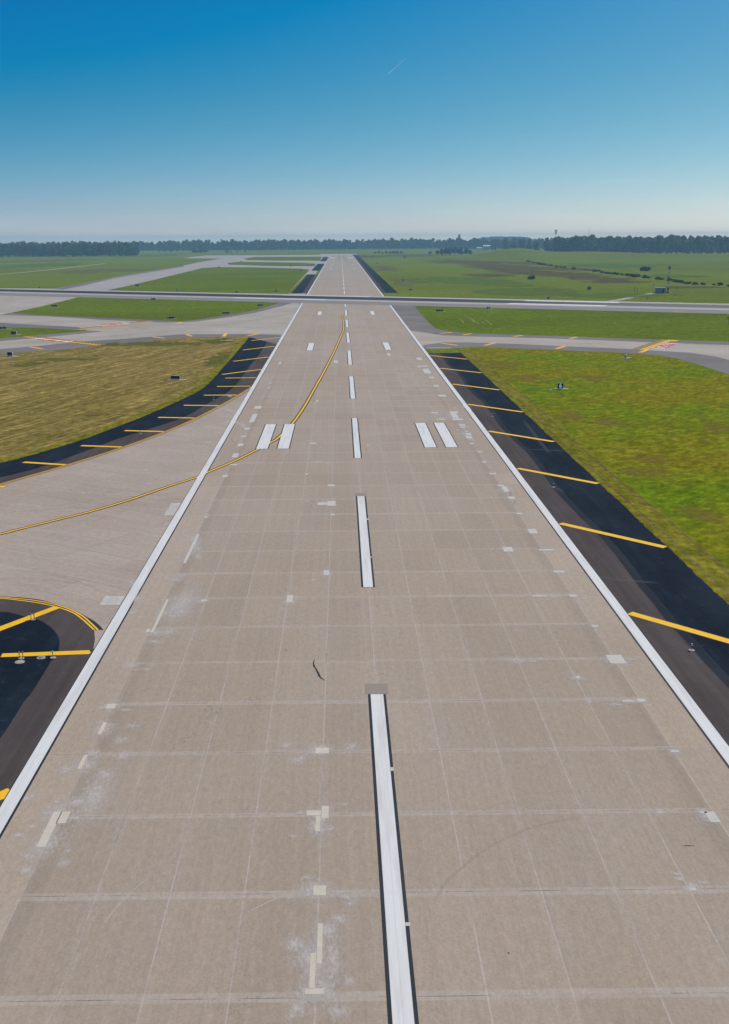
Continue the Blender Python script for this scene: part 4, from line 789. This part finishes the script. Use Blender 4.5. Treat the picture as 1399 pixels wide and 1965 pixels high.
# far belt and deeper rows: one mass nobody could count
def far_mass():
    rng = random.Random(5); V, Fc = [], []; pm = []
    for s in range(6):
        bm = crown_bm(random.Random(200 + s), 25, 8.0, 0.5, 13, 120, 1.7); bm.verts.ensure_lookup_table(); bm.verts.index_update()
        pm.append(([v.co.copy() for v in bm.verts], [[v.index for v in f.verts] for f in bm.faces])); bm.free()
    def add(x, y, z, sc):
        vs, fs = rng.choice(pm); b = len(V); a = rng.uniform(0, 6.28); ca, sa = math.cos(a), math.sin(a); wx = sc * rng.uniform(.9, 1.3)
        V.extend([((v.x * ca - v.y * sa) * wx + x, (v.x * sa + v.y * ca) * wx + y, v.z * sc + z) for v in vs]); Fc.extend([[i + b for i in f] for f in fs])
    x = -1700
    while x < 1500: add(x, 3300 + 60 * math.sin(x * .006) - (max(0, x - 150) * 0.35) + rng.uniform(-8, 8), 0, rng.uniform(.3, .6)); x += rng.uniform(5, 9)
    for r in range(4):
        x = -1700
        while x < 1500:
            y = 3330 + r * 26 + 60 * math.sin(x * .006) - (max(0, x - 150) * 0.35); sc = rng.uniform(.62, 1.18) + r * .06
            if x < -500: sc *= 0.95
            add(x + rng.uniform(-4, 4), y + rng.uniform(-10, 10), 0, sc); x += rng.uniform(9, 15)
    for r in range(2):
        x = -1250
        while x < -440: add(x, 2310 + r * 26 + rng.uniform(-8, 8), 0, rng.uniform(.95, 1.12)); x += rng.uniform(9, 13)
        x = 430
        while x < 1150: add(x, 2110 - max(0, x - 480) * 0.42 + r * 26 + rng.uniform(-8, 8), 1.5, rng.uniform(1.12, 1.32)); x += rng.uniform(9, 13)
    return mesh('far_wood', V, Fc, crown_mat('far_leaves', (0.022, 0.050, 0.016), (0.15, 0.18, 0.05)))
tag(far_mass(), 'long belt of distant woodland closing the whole horizon', 'woodland', kind='stuff')
# clumps and single trees of the right meadow
def lone(px, py, hpx, wpx, label, group=None, mat=CM2, seed=0, nm='broadleaf_tree', cat='tree', z=None, proto=None):
    x, y = G(px, py); k = mpp(x, y); h = hpx * k; zz = z if z is not None else 0
    if proto is not None: pass
    t = make_tree(nm, label, cat, h, wpx * k / 2, 0.04 * h, 12 if cat == 'tree' else 9, 320 if cat == 'tree' else 260, max(0.18, h * .035), mat, seed + int(px), cat == 'tree', group)
    t.location = (x, y, zz); return t
for i, (px, py, hp, wp) in enumerate(((840, 489, 8, 9), (847, 489.5, 11, 11), (856, 489, 12, 12), (864, 489, 13, 12), (873, 489.5, 14, 15), (884, 489.5, 13, 15), (895, 489, 12, 14), (902, 489, 9, 9))):
    lone(px, py, hp, wp, 'tree in the compact clump left of the white house, seen across the meadow', 'trees of the meadow clump', CM2, 60)
lone(826, 488, 5, 8, 'low round bush standing alone just left of the tree clump', nm='bush', cat='bush', seed=3)
lone(975, 492, 14, 8, 'narrow upright tree at the foot of the right mound, left of a broader one')
lone(989, 492, 14.5, 13, 'broad round tree at the foot of the right mound, right of a narrow one')
lone(980, 495, 6, 11, 'low bush between and below the two mound trees', nm='bush', cat='bush'); lone(999, 493, 6, 7, 'small bush just right of the broad mound tree', nm='bush', cat='bush')
lone(1032.5, 498, 7, 7, 'small round tree on the hedge slope, the larger of a pair'); lone(1039, 499, 4.5, 5, 'small bush on the hedge slope, the smaller of a pair', nm='bush', cat='bush')
lone(1238, 520, 5.5, 19, 'wide flat dark bush alone on the green slope above the hedge', nm='bush', cat='bush', mat=CM)
lone(1130, 556, 5.5, 9, 'single dark bush in the mown grass short of the hedge', nm='bush', cat='bush', mat=CM); lone(1021, 536, 5, 16, 'dark flat bush at the meadow edge near the centre right', nm='bush', cat='bush', mat=CM)
lone(949, 481, 12, 13, 'dark rounded tree right beside the white house', mat=CM)
hb = [make_tree('hedge_bush', 'x', 'bush', 2.6, 2.6, 0.1, 9, 220, 0.28, crown_mat('hedge_leaves', (0.035, 0.040, 0.016), (0.10, 0.09, 0.032)), 700 + i, False) for i in range(3)]
hl = smoothline(GP([(1000, 499), (1050, 509.5), (1090, 515), (1137, 520), (1162, 524.5), (1200, 529), (1235, 533), (1267, 536), (1299, 541), (1324, 545), (1382, 548), (1430, 552)]), 10)
hu = [False] * 3; acc = 0; rngh = random.Random(9)
for i in range(len(hl) - 1):
    a, b = Vector(hl[i]), Vector(hl[i + 1]); Ls = (b - a).length; step = 3.2 if a.y < 1000 else 6.0; n = max(1, int(Ls / step))
    for j in range(n):
        if rngh.random() < 0.2: continue
        p = a.lerp(b, (j + rngh.random()) / n) + Vector((rngh.uniform(-3, 3), rngh.uniform(-4, 4))); q_ = rngh.randrange(3); sc = rngh.uniform(.3, .85) * (1.3 if 860 < p.y < 960 else 1)
        lab = 'low scrubby bush in the dark hedge line curving across the right meadow'
        if not hu[q_]: hu[q_] = True; hb[q_].location = (p.x, p.y, 0); hb[q_].scale = (sc * 1.3, sc * 1.2, sc * .72); tag(hb[q_], lab, None, 'bushes of the meadow hedge')
        else: dup(hb[q_], p.x, p.y, 0, rngh.uniform(0, 6.28), (sc * 1.3, sc * 1.2, sc * .72), lab, 'bushes of the meadow hedge')
sb = make_tree('scrub_bush', 'dark low bush in the scrub short of the far woods', 'bush', 5.0, 4.5, 0.2, 10, 200, 0.5, CM, 900, False, 'bushes beyond the runway end')
sp = [(720, 486.5), (727, 486), (734, 487), (741, 486.5), (748, 487), (755, 487), (762, 487), (770, 486.5), (372, 485.5), (379, 485.5), (386, 485.5), (394, 485), (436, 485), (455, 484.5), (470, 484.5), (305, 483), (316, 483), (328, 483.5), (340, 483)]
for i, (px, py) in enumerate(sp):
    x, y = G(px, py); s_ = 1.7 if 370 < px < 396 else random.uniform(.6, 1.1)
    if i == 0: sb.location = (x, y, 0); sb.scale = (s_, s_, s_)
    else: dup(sb, x, y, 0, random.uniform(0, 6), s_)

# ---- buildings and masts far off
def house(name, label, px0, px1, py, hpx, depth, wall='wallw', roof='roofg', rh=0.35, stripe=False, y=None):
    x0, yy = G(px0, py); x1, _ = G(px1, py); k = mpp(x0, yy); wd = x1 - x0; h = hpx * k; t = thing(name, label, 'building', (x0 + x1) / 2, yy)
    part('wall', M[wall], t, ('b', (0, depth / 2, h * (1 - rh) / 2), (wd, depth, h * (1 - rh))))
    z1 = h * (1 - rh); bm = bmesh.new(); e = 0.5
    vs = [bm.verts.new(v) for v in ((-wd / 2 - e, -e, z1), (wd / 2 + e, -e, z1), (wd / 2 + e, depth + e, z1), (-wd / 2 - e, depth + e, z1), (-wd / 2 - e, depth / 2, h), (wd / 2 + e, depth / 2, h))]
    for f_ in ((0, 1, 5, 4), (2, 3, 4, 5), (0, 4, 3), (1, 2, 5), (0, 3, 2, 1)): bm.faces.new([vs[i] for i in f_])
    frombm('roof', bm, M[roof], t); nw = max(2, int(wd / 6))
    for i in range(nw): part('window', M['glass'], t, ('b', (-wd / 2 + wd * (i + .5) / nw, -0.03, z1 * .5), (wd / nw * .45, 0.1, z1 * .35)))
    return t
house('white_house', 'tall white building with a dark band beside a dark round tree', 927.5, 942, 479.5, 8.5, 12, roof='wallw', rh=0.22)
house('white_shed', 'long low white shed touching the left side of the white building', 915, 926.5, 478.7, 3.6, 10, roof='wallw'); house('white_shed', 'low white shed at the left end of the white row by the tree clump', 904, 913.5, 477.5, 3.0, 10, roof='wallw')
house('white_shed', 'small white shed peeping over the top of the right mound', 956, 963, 477.6, 2.4, 8, roof='wallw')
house('white_hall', 'long white roofed hall before the far trees, nearest the runway end', 591, 626, 472.5, 2.8, 14, roof='wallw', rh=0.5); house('white_hall', 'short white roofed hall before the far trees, left of the longest hall', 570, 582, 472.0, 2.4, 14, roof='wallw', rh=0.5)
house('grey_hall', 'long dim grey hall before the far trees, leftmost of the three halls', 475, 512, 475, 3.0, 14, wall='slate', roof='slate', rh=0.4)
house('small_house', 'small pale house in front of the far trees above the diagonal taxiway', 436, 446, 484.5, 3.4, 10, roof='roofg')
house('pale_house', 'tiny white house at the foot of the right wood, left of the pole', 1030, 1037, 479.0, 3.0, 9, roof='wallw'); house('pale_house', 'tiny white house at the foot of the right wood, right of the pole', 1052, 1060, 480.5, 2.6, 9, roof='wallw')
for px, lab in ((335, 'tiny white shed at the left edge of the far belt, above the left meadow'),): house('white_shed', lab, px, px + 4, 478.8, 2.0, 8, roof='wallw')
# floodlight-like cell pole above the right wood
x, y = 536.0, 2680.0; t = thing('cell_pole', 'tall monopole with stacked antenna rings rising above the right wood', 'antenna mast', x, y)
k = mpp(x, y); ztop = H + 13.2 * k
part('pole', M['dsteel'], t, ('t', (0, 0, 0), (0, 0, ztop), 0.7, 0.4))
for i, (dz, wd) in enumerate(((0.6, 3.6), (3.0, 2.6), (6.0, 2.9), (9.0, 2.4))):
    part('antenna_ring', M['dsteel'], t, *[('b', (wd * .8 * math.cos(a), wd * .8 * math.sin(a), ztop - dz - .3), (0.7, 0.7, 2.0)) for a in (0, 1.05, 2.1, 3.15, 4.2, 5.25)], ('b', (0, 0, ztop - dz - .3), (wd * 1.7, 0.25, 0.3)), ('b', (0, 0, ztop - dz - .3), (0.25, wd * 1.7, 0.3)))
def pole(px, pytop, yd, label, r=0.35, nm='radio_pole'):
    k = yd / F; x = XC + (px - CX) * k + yd * YAW; hor = CY - F * math.tan(TH) - ROLL * (px - CX); z = H + (hor - pytop) * k / math.cos(TH)
    t = thing(nm, label, 'antenna mast', x, yd); part('mast', M['dsteel'], t, ('t', (0, 0, 0), (0, 0, z), r, r * .6, 6)); part('tip', M['dsteel'], t, ('b', (0, 0, z - 1.2), (2.2, 0.4, 0.4))); return t, x, z
pole(1119.5, 447, 2600, 'thin whip antenna sticking out above the right wood'); pole(267.5, 455, 3200, 'thin whip antenna sticking out above the left wood'); pole(750.5, 453.5, 3450, 'short pole with a small head above the central far trees'); pole(117, 458.5, 3000, 'hair thin antenna above the left end of the wood')
x, y = G(776.5, 494.5); k = mpp(x, y); t = thing('radio_mast', 'thin lattice mast with a pale blue cabin in the meadow beyond the runway', 'antenna mast', x, y)
lattice(t, 0, 15 * k, 0.5, 'dsteel', 'lattice', 8); part('cabin', M['hut'], t, ('b', (0, -1.5, 1.6), (5.0 * k, 3, 3.2), 0, 0.05)); part('roof', M['hutroof'], t, ('b', (0, -1.5, 3.3), (5.4 * k, 3.4, 0.2)))
x, y = 425.0, 4250.0; x = XC + (878.3 - CX) * y / F + y * YAW; t = thing('tower_block', 'pale blue grey tower block rising above the trees right of centre', 'building', x, y)
zt = H + 5.5 * y / F; part('wall', M['slate'], t, ('b', (0, 6, zt / 2), (8.5, 9, zt))); part('crown', M['hutroof'], t, ('b', (0, 6, zt + .6), (9.6, 10, 1.6)))
for s in (-1, 1): part('fin', M['slate'], t, ('b', (s * 3.6, 1.2, zt - 2), (1.5, 1.0, 7)))
# far ridge
rv, rfc = [], []; rr = random.Random(3)
for i in range(331):
    x = 300 + i * 4; h = 21 * math.exp(-((x - 775) / 150) ** 4) + 17
    for j, (dy, kh) in enumerate(((0, 0), (60, .7), (140, 1), (320, 0))): rv.append((x, 4950 + dy, max(0, h * kh + (rr.uniform(-3, 2.5) if kh else 0))))
for i in range(330):
    for j in range(3): a = i * 4 + j; rfc.append((a, a + 4, a + 5, a + 1))
tag(mesh('ridge', rv, rfc, crown_mat('ridge_woods', (0.03, 0.045, 0.02), (0.05, 0.06, 0.03)), smooth=True), kind='structure')

# ---- contrail, high and far
def skypt(px, py, D):
    xa, ya = px - CX, py - CY; a = xa * cr + ya * sr; b = -xa * sr + ya * cr
    d = (fwd * F + rt * a + dn * b).normalized(); return Vector((XC, 0, H)) + d * D
a, b = skypt(744, 142, 26000), skypt(779, 112, 27500)
cq = Mat('ice_cloud', 1.0, 0.0); cq.color((0.8, 0.82, 0.85)); cq.alpha(0.12)
bm = bmesh.new(); n = 10
for i in range(n): tube(bm, a.lerp(b, i / n), a.lerp(b, (i + 1) / n), 9 * (1 - .55 * i / n), 9 * (1 - .55 * (i + 1) / n), 10)
bmesh.ops.translate(bm, verts=bm.verts, vec=-a); o = frombm('contrail', bm, cq.m, None, True); o.location = a
tag(o, 'short thin white vapour trail slanting across the blue sky', 'contrail')

# ---- the air itself
bm = bmesh.new(); box(bm, (0, 2700, 25.5), (8800, 6200, 53)); hz = frombm('haze', bm, M['pad'])
hm_ = bpy.data.materials.new('haze_air'); hm_.use_nodes = True; ht = hm_.node_tree; ht.nodes.remove(ht.nodes['Principled BSDF'])
pv = ht.nodes.new('ShaderNodeVolumePrincipled'); pv.inputs['Color'].default_value = (0.46, 0.84, 1.0, 1); pv.inputs['Density'].default_value = 0.00018; pv.inputs['Anisotropy'].default_value = 0.0
ht.links.new(pv.outputs[0], ht.nodes['Material Output'].inputs['Volume']); hz.data.materials[0] = hm_; tag(hz, kind='stuff')
